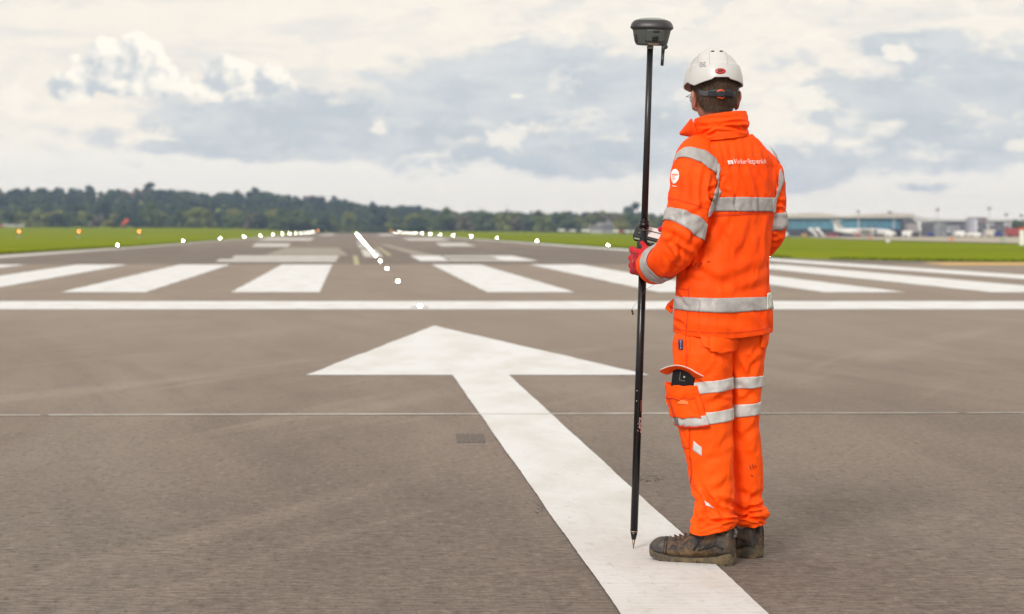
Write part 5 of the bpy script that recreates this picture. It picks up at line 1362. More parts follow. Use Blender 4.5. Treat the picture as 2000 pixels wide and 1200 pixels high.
def body():
    parts = [head_sheet(zlo=-.12)]
    def tb(K, up=(0, 1, 0), nt=30, nu=24): parts.append(tube_sheet([(i, *k[0], k[1], k[2]) for i, k in enumerate(K)], nt, nu, up))
    neck0 = W(1408, 290, 7.42); tb([(neck0, .075, .075), (W(1405, 262, 7.415), .060, .062), (W(1401, 235, 7.41), .056, .060), (W(1399, 205, 7.41), .056, .062), (W(1398, 190, 7.41), .05, .055)])
    tb([(W(1412, 655, 7.40), .13, .08), (W(1411, 600, 7.40), .13, .08), (W(1412, 520, 7.40), .125, .08), (W(1418, 430, 7.41), .13, .075), (W(1422, 350, 7.42), .13, .07), (W(1420, 315, 7.42), .11, .06), (W(1412, 275, 7.41), .065, .06)], nu=40)
    tb([(W(1392, 322, 7.37), .035, .035), (W(1364, 332, 7.325), .045, .045), (W(1350, 400, 7.28), .045, .048), (W(1333, 455, 7.245), .042, .042), (W(1320, 488, 7.26), .042, .042), (W(1290, 512, 7.37), .034, .036), (W(1266, 515, 7.44), .026, .032), (W(1253, 512, 7.465), .022, .036), (W(1243, 511, 7.48), .016, .03)])
    tb([(W(1455, 325, 7.44), .035, .035), (W(1484, 338, 7.465), .04, .04), (W(1496, 400, 7.475), .04, .04), (W(1496, 448, 7.50), .038, .038), (W(1470, 476, 7.59), .04, .04), (W(1400, 478, 7.66), .034, .036), (W(1325, 470, 7.62), .026, .03), (W(1300, 466, 7.60), .022, .034)])
    tb([(W(1378, 640, 7.38), .06, .06), (W(1375, 720, 7.36), .065, .065), (W(1378, 820, 7.35), .05, .052), (W(1388, 900, 7.34), .045, .048), (W(1398, 1000, 7.31), .042, .045), (W(1402, 1050, 7.31), .032, .032), (W(1402, 1080, 7.31), .030, .030), (W(1384, 1086, 7.335), .018, .022), (W(1345, 1086, 7.375), .012, .016)], up=(0, 1, 0))
    tb([(W(1446, 640, 7.42), .06, .06), (W(1450, 720, 7.43), .055, .06), (W(1452, 820, 7.43), .045, .05), (W(1456, 900, 7.44), .042, .045), (W(1458, 1000, 7.46), .042, .045), (W(1458, 1045, 7.485), .032, .032), (W(1457, 1070, 7.487), .030, .030), (W(1440, 1080, 7.52), .02, .022)])
    V = []; Fs = []; k = 0
    for s in parts:
        V += [tuple(v) for v in s.P.reshape(-1, 3)]; Fs += [tuple(a + k for a in f) for f in s.faces(True, True)]; k = len(V)
    mb = MB()
    def ell(c, r, ax=None): 
        kk = len(mb.v); mb.sphere((0, 0, 0), 1, (1, 1, 1), 14, 10)
        for i in range(kk, len(mb.v)):
            x, y, z = mb.v[i]; mb.v[i] = tuple(np.array(c) + HX * x * r[0] + HF * y * r[1] + HU * z * r[2])
    ell(hl(0, .100, -.030), (.012, .018, .022)); ell(hl(0, .110, -.042), (.013, .012, .010)); ell(hl(0, .088, -.072), (.024, .012, .010)); ell(hl(0, .078, -.100), (.022, .018, .016))
    for sx in (-1, 1):
        ell(hl(sx * .080, -.010, -.035), (.009, .020, .033)); ell(hl(sx * .086, -.020, -.020), (.007, .014, .022)); ell(hl(sx * .079, .000, -.058), (.006, .010, .014))
        ell(hl(sx * .032, .088, -.002), (.020, .010, .008)); ell(hl(sx * .032, .084, -.018), (.012, .012, .010)); ell(hl(sx * .045, .070, -.050), (.022, .020, .022))
    V += mb.v; Fs += [tuple(a + k for a in f) for f in mb.f]
    SKIN = mat('skin', (.50, .215, .15), .5, .18, 30, .25, 300)
    o = link('body', mesh_np('body', V, Fs), SKIN, person, True)
    m = o.modifiers.new('remesh', 'REMESH'); m.mode = 'VOXEL'; m.voxel_size = .0042; m.use_smooth_shade = True
    s = o.modifiers.new('sm', 'SMOOTH'); s.iterations = 3; s.factor = .5
    return o
body_o = body()
# hair: cropped cap over the back and sides, open at the face
def hair():
    nt, nu = 70, 130; z = np.linspace(-.080, .10, nt); base = head_sheet(1.0, zlo=-.12, zhi=.125, nt=140, nu=nu); Bt = base.P
    zz_ = (Bt[:, 0, 2] - HCN[2]); G = []
    a0, a1 = R(-208), R(28)            # around the back from left temple to right temple
    P = np.zeros((nt, nu, 3))
    for j in range(nu):
        a = a0 + (a1 - a0) * j / (nu - 1); side = min(abs(a - a0), abs(a - a1))
        backness = max(0, -math.sin(a)); zlow = -.075 + .004 * math.sin(a * 9)
        s_side = abs(math.cos(a))
        zlow = -.072 if backness > .62 else (-.072 + (.62 - backness) * .12)
        if backness < .30: zlow = -.005 + max(0, .30 - backness) * .05     # above and in front of the ear
        for i in range(nt):
            t = i / (nt - 1); z_ = zlow + (.10 - zlow) * t
            prof = np.array([[-.105, .045, .070, .056], [-.08, .058, .085, .062], [-.05, .068, .090, .074], [-.02, .074, .094, .088], [.02, .078, .096, .098], [.06, .075, .092, .097], [.09, .063, .076, .082], [.11, .045, .052, .058]])
            w, fr, bk = [np.interp(z_, prof[:, 0], prof[:, c]) for c in (1, 2, 3)]
            g = 1 + .02 + .05 * sm(t, 0, .25) * (1 if side > .15 else side / .15); g += .014 * (vnoise(np.array([a * 30, z_ * 60, 1.0])) )
            c, s_ = math.cos(a), math.sin(a); P[i, j] = hl(w * c * g, (fr if s_ > 0 else bk) * s_ * g, z_)
    HAIR = bpy.data.materials.new('hair_brown'); HAIR.use_nodes = True; t = NT(HAIR.node_tree); b = t.n['Principled BSDF']
    geo = t.new('ShaderNodeNewGeometry'); pos = t.vmath('MULTIPLY', geo.outputs['Position'], (1, 1, .16))
    n1 = t.noise(pos, 330, 3, .7); c = t.mix(t.ss(n1, .35, .65), (.040, .020, .011), (.115, .062, .034)); t.l.new(c, b.inputs['Base Color']); b.inputs['Roughness'].default_value = .5
    bn = t.new('ShaderNodeBump'); bn.inputs['Strength'].default_value = .9; bn.inputs['Distance'].default_value = .003; t.l.new(n1, bn.inputs['Height']); t.l.new(bn.outputs[0], b.inputs['Normal'])
    o = open_grid('hair', P, HAIR, person, .003)
    # short strands so the outline and hairline are not a hard shell
    rr = np.random.RandomState(9); V = []; Fs = []
    for _ in range(5200):
        i = rr.randint(0, nt - 14) if rr.rand() < .7 else rr.randint(0, 6); j = rr.randint(1, nu - 1); p = P[i, j]
        out = p - (HCN + HU * (p[2] - HCN[2])); out = out / np.linalg.norm(out); d = out * .35 + np.array([0, 0, -1]) + rr.randn(3) * .18; d /= np.linalg.norm(d)
        L = rr.uniform(.008, .015); side = np.cross(d, out); side /= np.linalg.norm(side); w = .0007; k = len(V)
        p = p + out * .0015; V += [tuple(p - side * w), tuple(p + side * w), tuple(p + d * L)]; Fs.append((k, k + 1, k + 2))
    link('hair_strands', mesh_np('hair_strands', V, Fs), HAIR, o)
    return o, P
hair_o, HP = hair()

# ---- hard hat
WHAT = mat('helmet_white', (.585, .58, .575), .34, .05, 3, spec=.45)
def helmet():
    c = W(1393, 165, 7.405); nt, nu = 90, 200
    zt = W(0, 96, 7.405)[2] - c[2]
    # height (in view units above the rim line) against relative radius
    hz = np.array([0, 20, 44, 61, 72, 76.5]) ; hr = np.array([1, .968, .855, .66, .36, .0])
    P = np.zeros((nt, nu, 3))
    for j in range(nu):
        a = 2 * math.pi * j / nu; x, y = math.sin(a), -math.cos(a)      # a=0 at the back, + to the right
        front = max(0, y)
        rx, ry = .0995, (.128 if y < 0 else .125 + .035 * front ** 3)
        adeg = math.degrees(math.atan2(x, -y))
        bot = np.interp(adeg, [-180, -120, -78, -66, -58, -40, -22, -16, 12, 18, 45, 70, 90, 120, 180], [173, 172, 163, 168, 170.5, 165, 160, 156, 156, 160, 165, 170, 171, 172, 173])
        zb = W(0, bot, 7.405)[2] - c[2]
        for i in range(nt):
            t = i / (nt - 1); tt = t ** .9; z = zb + (zt - zb) * math.sin(tt * math.pi / 2)
            h = (z - (W(0, 171, 7.405)[2] - c[2])) / .00185; r = np.interp(h, hz, hr)
            # smooth the crown profile
            r = max(0.0, 1 - max(0, h / 75.4) ** 2.35) ** .56 if h > 0 else 1 + (-h) * .002
            bandtop = 40 + 5 * math.cos(a) ; step = 1 / (1 + math.exp((h - bandtop) * 1.6)); r2 = r + .048 * step * (1 if abs(adeg) < 150 else .4)
            px_, py_ = x * rx * r2, y * ry * r2
            ridge = math.exp(-(px_ / .034) ** 8) * sm(h, 38, 50); zz2 = z + .0035 * float(ridge)
            side = math.exp(-((abs(px_) - .058) / .012) ** 4) * float(sm(h, 44, 54)) * .0018
            pk_ = front ** 4 * .02 * max(0, 1 - h / 14) if h < 14 else 0
            P[i, j] = c + HX * px_ * (1 + side * 6) + HF * (py_ + pk_) + HU * (zz2 - (front ** 4 * .006 * max(0, 1 - h / 16) if h < 16 else 0))
    s = Sheet(P); o = s.build('hard_hat', WHAT, person, False, True, thick=.0035)
    bh = tree_of(s)
    # badge oval with lettering
    cc = (1406.8, 139.4); up = [(cc[0] - 10 * math.cos(t), cc[1] - 4.9 * math.sin(t)) for t in np.linspace(0, math.pi, 20)]; lo = [(cc[0] - 10 * math.cos(t), cc[1] + 4.9 * math.sin(t)) for t in np.linspace(0, math.pi, 20)]
    decal_grid('badge', bh, (up, lo), mat('badge_red', (.55, .025, .02), .35), o, 20, 7, .0015)
    up2 = [(cc[0] - 10.6 * math.cos(t), cc[1] - 5.5 * math.sin(t)) for t in np.linspace(0, math.pi, 20)]; lo2 = [(cc[0] - 10.6 * math.cos(t), cc[1] + 5.5 * math.sin(t)) for t in np.linspace(0, math.pi, 20)]
    decal_grid('badge_rim', bh, (up2, lo2), mat('badge_dark', (.06, .02, .02), .4), o, 20, 7, .0008)
    text_decal('badge_text', 'JSP', bh, 1401.2, 142.2, 11.5, 0, mat('ink_black', (.02, .015, .015), .5), o, 5.4, off=.0035, bold=.03)
    for x0 in (1389, 1405.5):
        decal_grid('vent_slot', bh, (pl(x0, 99.9, x0 + 3, 99.6, x0 + 6, 99.9), pl(x0, 101.7, x0 + 3, 101.7, x0 + 6, 101.7)), mat('slot_dark', (.03, .03, .035), .8), o, 5, 3, .001)
    # printed safety mark: small rows of text
    ink = mat('ink_grey', (.16, .16, .17), .6)
    for k, (tx, x0, y0, w_) in enumerate((('EN 397', 1369, 124.8, 10), ('440V', 1370, 128, 8), ('EN12492', 1369, 131.4, 10))):
        text_decal('printed_mark', tx, bh, x0, y0, w_, R(4), ink, o, 2.4, off=.001, bold=.02)
    text_decal('printed_mark', 'OSLR', bh, 1368.3, 131.5, 9, R(88), ink, o, 1.8, off=.001, bold=.02)
    for pts in (pl(1364.5, 128, 1363.5, 115, 1366, 104), pl(1386, 125, 1385.5, 108, 1387, 98.5), pl(1421, 126, 1419, 110, 1414, 99.5), pl(1348, 140, 1352, 122, 1363, 111)):
        decal_line('shell_groove', bh, pts, .8, mat('groove_grey', (.50, .49, .485), .4), o, .0006)
    # suspension strap across the back of the head
    hv = [tuple(v) for v in HP.reshape(-1, 3)]; n1, n2 = HP.shape[:2]
    bhh = BVHTree.FromPolygons(hv, [(i * n2 + j, i * n2 + j + 1, (i + 1) * n2 + j + 1, (i + 1) * n2 + j) for i in range(n1 - 1) for j in range(n2 - 1)])
    SG = mat('strap_grey', (.085, .09, .105), .45); SD = mat('strap_dark', (.028, .032, .042), .5)
    decal_grid('harness_strap', bhh, (pl(1363, 169, 1369, 176, 1377, 178, 1385, 177), pl(1368, 182, 1372, 187, 1378, 188, 1385, 187.5)), SG, o, 16, 6, .004, .003)
    decal_grid('harness_strap', bhh, (pl(1385, 175.5, 1397, 174.5, 1410, 174, 1422, 175.5, 1430, 178), pl(1385, 188, 1397, 188.5, 1410, 189, 1422, 188.5, 1430, 189)), SD, o, 24, 6, .006, .005)
    decal_grid('harness_strap', bhh, (pl(1430, 178, 1434, 180), pl(1429, 189, 1433, 189.5)), SG, o, 5, 4, .004, .003)
    cc = (1407, 182); up = [(cc[0] - 8.8 * math.cos(t), cc[1] - 5.4 * math.sin(t)) for t in np.linspace(0, math.pi, 20)]; lo = [(cc[0] - 8.8 * math.cos(t), cc[1] + 5.4 * math.sin(t)) for t in np.linspace(0, math.pi, 20)]
    decal_grid('ratchet_cover', bhh, (up, lo), mat('ratchet', (.035, .04, .05), .35), o, 20, 7, .013, .004)
    rg = mat('ratchet_orange', (.85, .10, .02), .5)
    decal_grid('ratchet_wheel', bhh, (pl(1401, 175.6, 1404, 174.2, 1407, 173.4, 1410, 174.2, 1412.6, 175.6), pl(1400, 178, 1407, 177, 1413.5, 178)), rg, o, 12, 3, .012, .004)
    decal_grid('ratchet_wheel', bhh, (pl(1401, 187, 1407, 188, 1413.5, 186.8), pl(1402, 189.4, 1405, 190, 1407, 191.2, 1410, 190, 1412, 189)), rg, o, 12, 3, .012, .004)
    return o
helmet()
# ---- spectacles
def ring_tube(mb, c, ax, ay, r, tr_, n=28):
    prev = None
    for i in range(n + 1):
        a = 2 * math.pi * i / n; p = Vector(c + ax * r * math.cos(a) + ay * r * .8 * math.sin(a))
        if prev is not None: mb.tube(prev, p, tr_, tr_, 6)
        prev = p
gl = MB()
for sx in (-1, 1):
    ring_tube(gl, hl(sx * .036, .107, -.022), HX, HU, .028, .0011)
    gl.tube(hl(sx * .060, .104, -.016), hl(sx * .083, .090, -.016), .001).tube(hl(sx * .083, .090, -.016), hl(sx * .084, -.005, -.010), .0012)
gl.tube(hl(-.010, .108, -.014), hl(.010, .108, -.014), .001)
glo = gl.build('spectacles', mat('frame_black', (.02, .02, .02), .3), person, True)
lm = bpy.data.materials.new('lens'); lm.use_nodes = True; b_ = lm.node_tree.nodes['Principled BSDF']; b_.inputs['Transmission Weight'].default_value = 1; b_.inputs['Roughness'].default_value = .02; b_.inputs['IOR'].default_value = 1.1
for sx in (-1, 1):
    n = 20; V = [tuple(hl(sx * .036 + .028 * math.cos(2 * math.pi * i / n), .107, -.022 + .021 * math.sin(2 * math.pi * i / n))) for i in range(n)]
    link('lens', mesh_np('lens', V, [tuple(range(n))]), lm, glo)

# ---- boots
BOOT = bpy.data.materials.new('muddy_leather'); BOOT.use_nodes = True
def bootmat():
    t = NT(BOOT.node_tree); b = t.n['Principled BSDF']; geo = t.new('ShaderNodeNewGeometry'); pos = geo.outputs['Position']; sp = t.new('ShaderNodeSeparateXYZ'); t.l.new(pos, sp.inputs[0])
    n1 = t.noise(pos, 30, 6, .7, .8); n2 = t.noise(pos, 75, 6, .75); n3 = t.noise(pos, 15, 5, .65, .4)
    c = t.mix(t.ss(n1, .42, .58), (.014, .012, .014), (.060, .042, .029)); c = t.mix(t.math('MULTIPLY', t.ss(n3, .52, .60), .85), c, (.15, .062, .020))
    low = t.ss(sp.outputs[2], .080, .025); c = t.mix(t.math('MULTIPLY', t.math('ADD', t.math('MULTIPLY', low, .8), t.math('MULTIPLY', t.math('SUBTRACT', n1, .5), 2.6), clamp=True), .85), c, (.17, .105, .045))
    c = t.mix(t.math('MULTIPLY', t.ss(n2, .62, .70), .7), c, (.24, .18, .10))
    t.l.new(c, b.inputs['Base Color']); b.inputs['Roughness'].default_value = .6
    bn = t.new('ShaderNodeBump'); bn.inputs['Strength'].default_value = .8; bn.inputs['Distance'].default_value = .005; t.l.new(t.math('ADD', n2, n1), bn.inputs['Height']); t.l.new(bn.outputs[0], b.inputs['Normal'])
bootmat()
SOLE = mat('sole_rubber', (.055, .046, .036), .8, .3, 30, .9, 90, col2=(.15, .105, .05), bdist=.006)
LACE = mat('lace', (.10, .045, .025), .8)
def boot(heel, direction, L, w=1.0):
    """heel: point on the ground at the back of the heel; local x towards the toe"""
    ang = math.atan2(direction[1], direction[0])
    S = [ # x, half width, sole height, top height, top half width factor
        (0.000, .026, .036, .060, .9), (.006, .036, .037, .125, .85), (.03, .041, .036, .142, .82), (.065, .042, .034, .150, .82), (.095, .042, .032, .146, .80), (.118, .043, .030, .128, .72), (.14, .046, .029, .112, .66), (.165, .049, .028, .100, .62), (.19, .051, .028, .091, .64), (.215, .052, .028, .087, .70), (.245, .051, .029, .086, .74), (.27, .046, .032, .080, .74), (.288, .036, .036, .070, .7), (.298, .022, .040, .056, .7)]
    K = np.array(S); K[:, 0] *= L / .298; K[:, 1] *= w; nx, nu = 90, 64; xs = np.linspace(0, K[-1, 0], nx); C = cubic(K[:, 0], K[:, 1:], xs)
    ca, sa = math.cos(ang), math.sin(ang)
    def tow(x, y, z): return (heel[0] + x * ca - y * sa, heel[1] + x * sa + y * ca, heel[2] + z)
    P = np.zeros((nx, nu, 3))
    for i in range(nx):
        hw, sh, tp, tf = C[i]
        for j in range(nu):
            a = 2 * math.pi * j / nu; c, s_ = math.cos(a), math.sin(a)
            v = (s_ + 1) / 2; wf = 1 + (tf - 1) * v ** 1.5
            cc = math.copysign(abs(c) ** .7, c); zz_ = sh - .012 + (tp - sh + .012) * (.5 + .5 * math.copysign(abs(s_) ** .75, s_))
            P[i, j] = tow(xs[i], hw * wf * cc, zz_)
    s = Sheet(P); d = wrinkle(P, .0028, 30, 30, 30, heel[0] * 9); s.disp(d)
    o = s.build('boot', BOOT, person, True, True)
    # sole: outline slab with cut tread
    V = []; Fs = []; ns = 60
    ox = []
    for i in range(ns + 1):
        x = -.004 + (K[-1, 0] + .008) * i / ns; hw = float(np.interp(x, K[:, 0], K[:, 1])) + .005
        if x < .02: hw = .043 * math.sqrt(max(.02, 1 - ((.02 - x) / .026) ** 2))
        if x > K[-1, 0] - .035: hw = .049 * math.sqrt(max(.02, 1 - ((x - K[-1, 0] + .035) / .041) ** 2))
        notch = .006 if (i % 5 == 0) else 0
        toe = .020 * max(0, (x - .21) / .09) ** 1.8; arch = .011 * max(0, 1 - abs(x - .115) / .028)
        zb = notch + toe + arch; ztp = float(np.interp(x, [0, .02, .05, .1, .15, .22, .3], [.046, .043, .033, .026, .024, .026, .040])) + toe * .35
        ox.append((x, hw, zb, ztp))
    for (x, hw, zb, ztp) in ox:
        V += [tow(x, -hw, zb), tow(x, -hw - .001, (zb + ztp) / 2), tow(x, -hw + .003, ztp), tow(x, hw - .003, ztp), tow(x, hw + .001, (zb + ztp) / 2), tow(x, hw, zb)]
    for i in range(ns):
        for k in range(6): Fs.append((i * 6 + k, i * 6 + (k + 1) % 6, (i + 1) * 6 + (k + 1) % 6, (i + 1) * 6 + k))
    Fs.append((0, 1, 2, 3, 4, 5)); Fs.append(tuple(ns * 6 + k for k in (5, 4, 3, 2, 1, 0)))
    so_ = link('sole', mesh_np('sole', V, Fs), SOLE, o)
    bm = bmesh.new(); bm.from_mesh(so_.data); bmesh.ops.recalc_face_normals(bm, faces=bm.faces); bm.to_mesh(so_.data); bm.free()
    i0 = int(nx * .80); tc = s.P[i0:, :] + s.N[i0:, :] * .0022
    keep = [j for j in range(nu) if True]
    open_grid('toe_cap', tc, mat('toe_cap', (.028, .026, .032), .5, .3, 40, .5, 120, col2=(.07, .052, .036)), o, .001, True)
    i1 = int(nx * .20); hc = s.P[:i1, :] + s.N[:i1, :] * .0018; js = [j for j in range(nu) if math.sin(2 * math.pi * j / nu) < .35]
    js = sorted(js, key=lambda j: (j - nu * .3) % nu); open_grid('heel_counter', hc[:, js], mat('heel_leather', (.032, .028, .025), .5, .4, 30, .5, 120, col2=(.085, .055, .032)), o, .001)
    # toe cap bumper, heel tab, laces, panel seam
    def side_strip(name, pts, wd, m):
        mb = MB()
        for (a, b) in zip(pts[:-1], pts[1:]): mb.tube(tow(*a), tow(*b), wd, wd, 8)
        return mb.build(name, m, o, True)
    sc = L / .298
    for sy in (-1, 1):
        side_strip('panel_seam', [(.235 * sc, sy * .052, .030), (.232 * sc, sy * .047, .060), (.236 * sc, sy * .026, .086)], .0022, mat('leather_dark', (.02, .016, .015), .7))
        side_strip('panel_seam', [(.03 * sc, sy * .044, .060), (.06 * sc, sy * .044, .072), (.095 * sc, sy * .044, .060), (.12 * sc, sy * .045, .05)], .003, mat('leather_dark', (.02, .016, .015), .7))
        side_strip('panel_seam', [(.135 * sc, sy * .045, .050), (.118 * sc, sy * .041, .085)], .0035, mat('leather_dark', (.02, .016, .015), .7))
    for sy in (-1, 1):
        side_strip('welt_seam', [(x * sc, sy * (float(np.interp(x * sc, K[:, 0], K[:, 1])) + .0035), float(np.interp(x, [0, .02, .05, .1, .15, .22, .28], [.048, .045, .035, .028, .026, .028, .040]))) for x in (.004, .02, .05, .08, .11, .14, .17, .20, .23, .26, .28)], .0016, mat('welt', (.015, .012, .010), .9))
    for k in range(5):
        x = (.135 + k * .018) * sc; z = float(np.interp(x, K[:, 0], K[:, 3])) + .001
        side_strip('lace', [(x, -.026, z - .006), (x + .006, 0, z + .005), (x, .026, z - .006)], .0026, LACE)
    side_strip('heel_tab', [(.004, 0, .128), (-.006, 0, .122), (-.007, 0, .106), (.002, 0, .098)], .006, mat('tab', (.10, .095, .08), .7))
    side_strip('padded_cuff', [(.012, -.034, .140), (.002, 0, .140), (.012, .034, .140), (.06, .037, .152), (.10, .034, .152)], .009, mat('cuff_dark', (.03, .026, .024), .8))
    side_strip('padded_cuff', [(.012, -.034, .140), (.06, -.037, .152), (.10, -.034, .152)], .009, mat('cuff_dark', (.03, .026, .024)))
    return o
hl_ = flat(1434, 1103.5); boot((hl_[0], hl_[1] + .0, 0), (-.285, .115), .300)
hr_ = flat(1482, 1090); boot((hr_[0], hr_[1], 0), (-.60, .66), .296)

# ---- survey pole with receiver
TIP = W(1237, 1075, 7.616); TIP[2] = 0.0; TOP = W(1270, 90, 7.50)
AX = TOP - TIP; AXL = np.linalg.norm(AX); AXN = AX / AXL
def pp(t): return TIP + AX * t
def tz(py):   # parameter at a view height
    ts = np.linspace(0, 1, 2000); P = TIP + AX[None] * ts[:, None]; _, y = px_of(P); return float(np.interp(-py, -y, ts)) if y[0] > y[-1] else 0
pole = empty('survey_pole', tuple(TIP), 'black survey pole with a satellite receiver on top, held upright by the worker', 'survey pole')
CARBON = mat('pole_black', (.010, .010, .012), .24, .3, 30, spec=.35)
CARBON2 = mat('pole_upper', (.022, .022, .026), .3, .2, 30, spec=.4)
def seg(a, b, r0, r1, name, m, nn=28): return MB().tube(pp(a), pp(b), r0, r1, nn).build(name, m, pole, True)
seg(tz(1037), tz(447), .0138, .0150, 'lower_tube', CARBON)
seg(tz(447), tz(92), .0122, .0112, 'upper_tube', CARBON2)
cl = MB().tube(pp(tz(449)), pp(tz(445.5)), .0155, .0185, 28).tube(pp(tz(445.5)), pp(tz(434)), .0185, .0185, 28).tube(pp(tz(434)), pp(tz(430)), .0185, .0145, 28).tube(pp(tz(430)), pp(tz(427)), .0145, .0135, 28).build('clamp_collar', CARBON, pole, True)
MB().tube(pp(tz(449.8)), pp(tz(449.0)), .0158, .0158, 28).build('collar_ring', METAL_G, pole, True)
MB().tube(pp(tz(1053)), pp(tz(1038)), .0085, .0138, 24).build('tip_holder', CARBON, pole, True)
MB().tube(pp(tz(1038.5)), pp(tz(1037)), .0142, .0142, 24).build('tip_ring', mat('brass', (.45, .36, .26), .4, metal=.7), pole, True)
MB().tube(pp(0), pp(tz(1053)), .0006, .0068, 20).build('steel_point', mat('worn_steel', (.33, .27, .22), .45, .4, 40, metal=.7), pole, True)
MB().tube(pp(tz(96)), pp(tz(90)), .0120, .0120, 24).build('screw_adapter', METAL_G, pole, True)
for py, dx in ((763, -.0135), (783, -.0138)): MB().sphere(tuple(pp(tz(py)) + np.array([dx * .6, -.0135, 0])), .0022).build('paint_speck', mat('speck', (.45, .38, .28), .6), pole)
tubeV = BVHTree.FromPolygons(*(lambda m_: ([tuple(v) for v in m_.v], m_.f))(MB().tube(pp(0.02), pp(.6), .0140, .0150, 40)))
text_decal('pole_lettering', 'Leica', tubeV, 1251.6, 846, 30, R(87), mat('pole_letter', (.70, .45, .42), .5), pole, 7.0, shear=.35, off=.0012, bold=.01)
text_decal('pole_lettering', 'SYSTEM', tubeV, 1253.0, 803, 21, R(88), mat('pole_letter_red', (.60, .16, .10), .5), pole, 2.6, off=.0012)

def receiver():
    base = W(1272, 89, 7.50); yaw = R(-16); ca, sa = math.cos(yaw), math.sin(yaw); tilt = (TOP - TIP)[0] / AXL
    U = AXN; X_ = tnorm(np.cross(np.array([-sa * 0, 1, 0]), U)); X_ = tnorm(np.array([ca, sa, 0]) - U * np.dot([ca, sa, 0], U)); Y_ = np.cross(U, X_)
    def rings(prof, e=4.2, nu=72):
        P = np.zeros((len(prof), nu, 3))
        for i, (r, h) in enumerate(prof):
            for j in range(nu):
                a = 2 * math.pi * j / nu; c, s_ = math.cos(a), math.sin(a); k = (abs(c) ** e + abs(s_) ** e) ** (-1 / e) if True else 1
                k = 1 / ((abs(c) ** e + abs(s_) ** e) ** (1 / e)); k = 1 + (k - 1) * .55
                P[i, j] = base + U * h + (X_ * c + Y_ * s_) * r * k
        return Sheet(P)
    s = D_ = 7.5 / F
    low = [(.006, -.001), (.050, 0), (.0555, .003), (.058, .008), (.067, .048), (.069, .056)]
    cap = [(.067, .054), (.0770, .0615), (.0775, .066), (.0735, .078), (.066, .088), (.058, .0915)]
    dome = [(.058, .0915), (.045, .0965), (.028, .0995), (.010, .1005), (.001, .1005)]
    GR = mat('receiver_grey', (.075, .088, .082), .55, .08, 20); DK = mat('receiver_dark', (.030, .029, .033), .42); LT = mat('receiver_top', (.24, .28, .25), .5)
    S1 = rings(low); o = S1.build('housing', GR, pole, True, False)
    rings(cap).build('rim', DK, pole); rings(dome).build('dome', LT, pole, False, True)
    bh = tree_of(S1)
    decal_grid('battery_door', bh, (pl(1263.5, 57.5, 1282, 58, 1300.5, 58.5), pl(1260.5, 81, 1279, 82.5, 1298, 83)), GR, o, 14, 8, .0016, .0012)
    for a in (pl(1263.5, 58, 1260.3, 81), pl(1300.8, 58.5, 1298.4, 83), pl(1260.3, 81.2, 1279, 82.9, 1298.4, 83.2)): decal_line('door_gap', bh, a, .8, DK, o, .0008)
    decal_grid('button', bh, (pl(1274.2, 70.3, 1280, 70, 1285.8, 70.5), pl(1273.5, 80, 1279.5, 80.7, 1285.2, 80.5)), mat('button_black', (.012, .012, .014), .4), o, 8, 6, .0035, .002)
    decal_grid('latch', bh, (pl(1276, 59, 1288, 59.3), pl(1276.5, 63.4, 1287, 63.6)), DK, o, 6, 4, .003, .002)
    decal_grid('side_panel', bh, (pl(1236.5, 65, 1243, 65), pl(1240.5, 82, 1246, 82.2)), DK, o, 5, 6, .0012, .001)
    decal_grid('base_label', bh, (pl(1267, 85.0, 1277, 85.6, 1287, 85.6), pl(1265.5, 88, 1276, 88.8, 1285, 88.6)), mat('label_pinkish', (.30, .22, .19), .5), o, 8, 3, .0012, .0008)
    a0 = W(1296, 85, 7.46); a1 = W(1293, 128.5, 7.455)
    MB().tube(a0, a0 + (a1 - a0) * .42, .0068, .0064, 20).tube(a0 + (a1 - a0) * .42, a1, .0060, .0056, 20).build('antenna', DK, pole, True)
    kn = W(1299.5, 92, 7.46); MB().tube(kn + np.array([0, -.005, 0]), kn + np.array([0, .006, 0]), .0085, .0085, 20).build('antenna_joint', DK, pole, True)
receiver()

# ---- gloves
GR_ = mat('glove_red', (.60, .008, .020), .8, .15, 40, .5, 500); GB = mat('glove_black', (.015, .015, .017), .55, .2, 60, .5, 300)
def chain(pts, rads, nu=16, nt=26): return tube_sheet([(i, *p, r, r) for i, (p, r) in enumerate(zip(pts, rads))], nt, nu, up=(0.02, .3, 1))
def capped(s):
    """round both ends"""
    P = s.P; c0 = P[0].mean(0); c1 = P[-1].mean(0); T0 = c0 - P[1].mean(0); T1 = c1 - P[-2].mean(0); r0 = np.linalg.norm(P[0] - c0, axis=1).mean(); r1 = np.linalg.norm(P[-1] - c1, axis=1).mean()
    T0 /= np.linalg.norm(T0); T1 /= np.linalg.norm(T1); A = []; B = []
    for k in (.05, .35, .65, .9): A.append(c0 + (P[0] - c0) * k + T0 * r0 * math.sqrt(1 - k * k)); B.append(c1 + (P[-1] - c1) * k + T1 * r1 * math.sqrt(1 - k * k))
    return Sheet(np.concatenate([np.array(A), P, np.array(B[::-1])]))
def glove_obj(name, sheets, m, parent, vox=.0022):
    V = []; Fs = []; k = 0
    for s in sheets:
        V += [tuple(v) for v in s.P.reshape(-1, 3)]; Fs += [tuple(a + k for a in f) for f in s.faces(True, True)]; k = len(V)
    o = link(name, mesh_np(name, V, Fs), m, parent, True)
    r_ = o.modifiers.new('remesh', 'REMESH'); r_.mode = 'VOXEL'; r_.voxel_size = vox; r_.use_smooth_shade = True
    s_ = o.modifiers.new('sm', 'SMOOTH'); s_.iterations = 4; s_.factor = .5
    return o
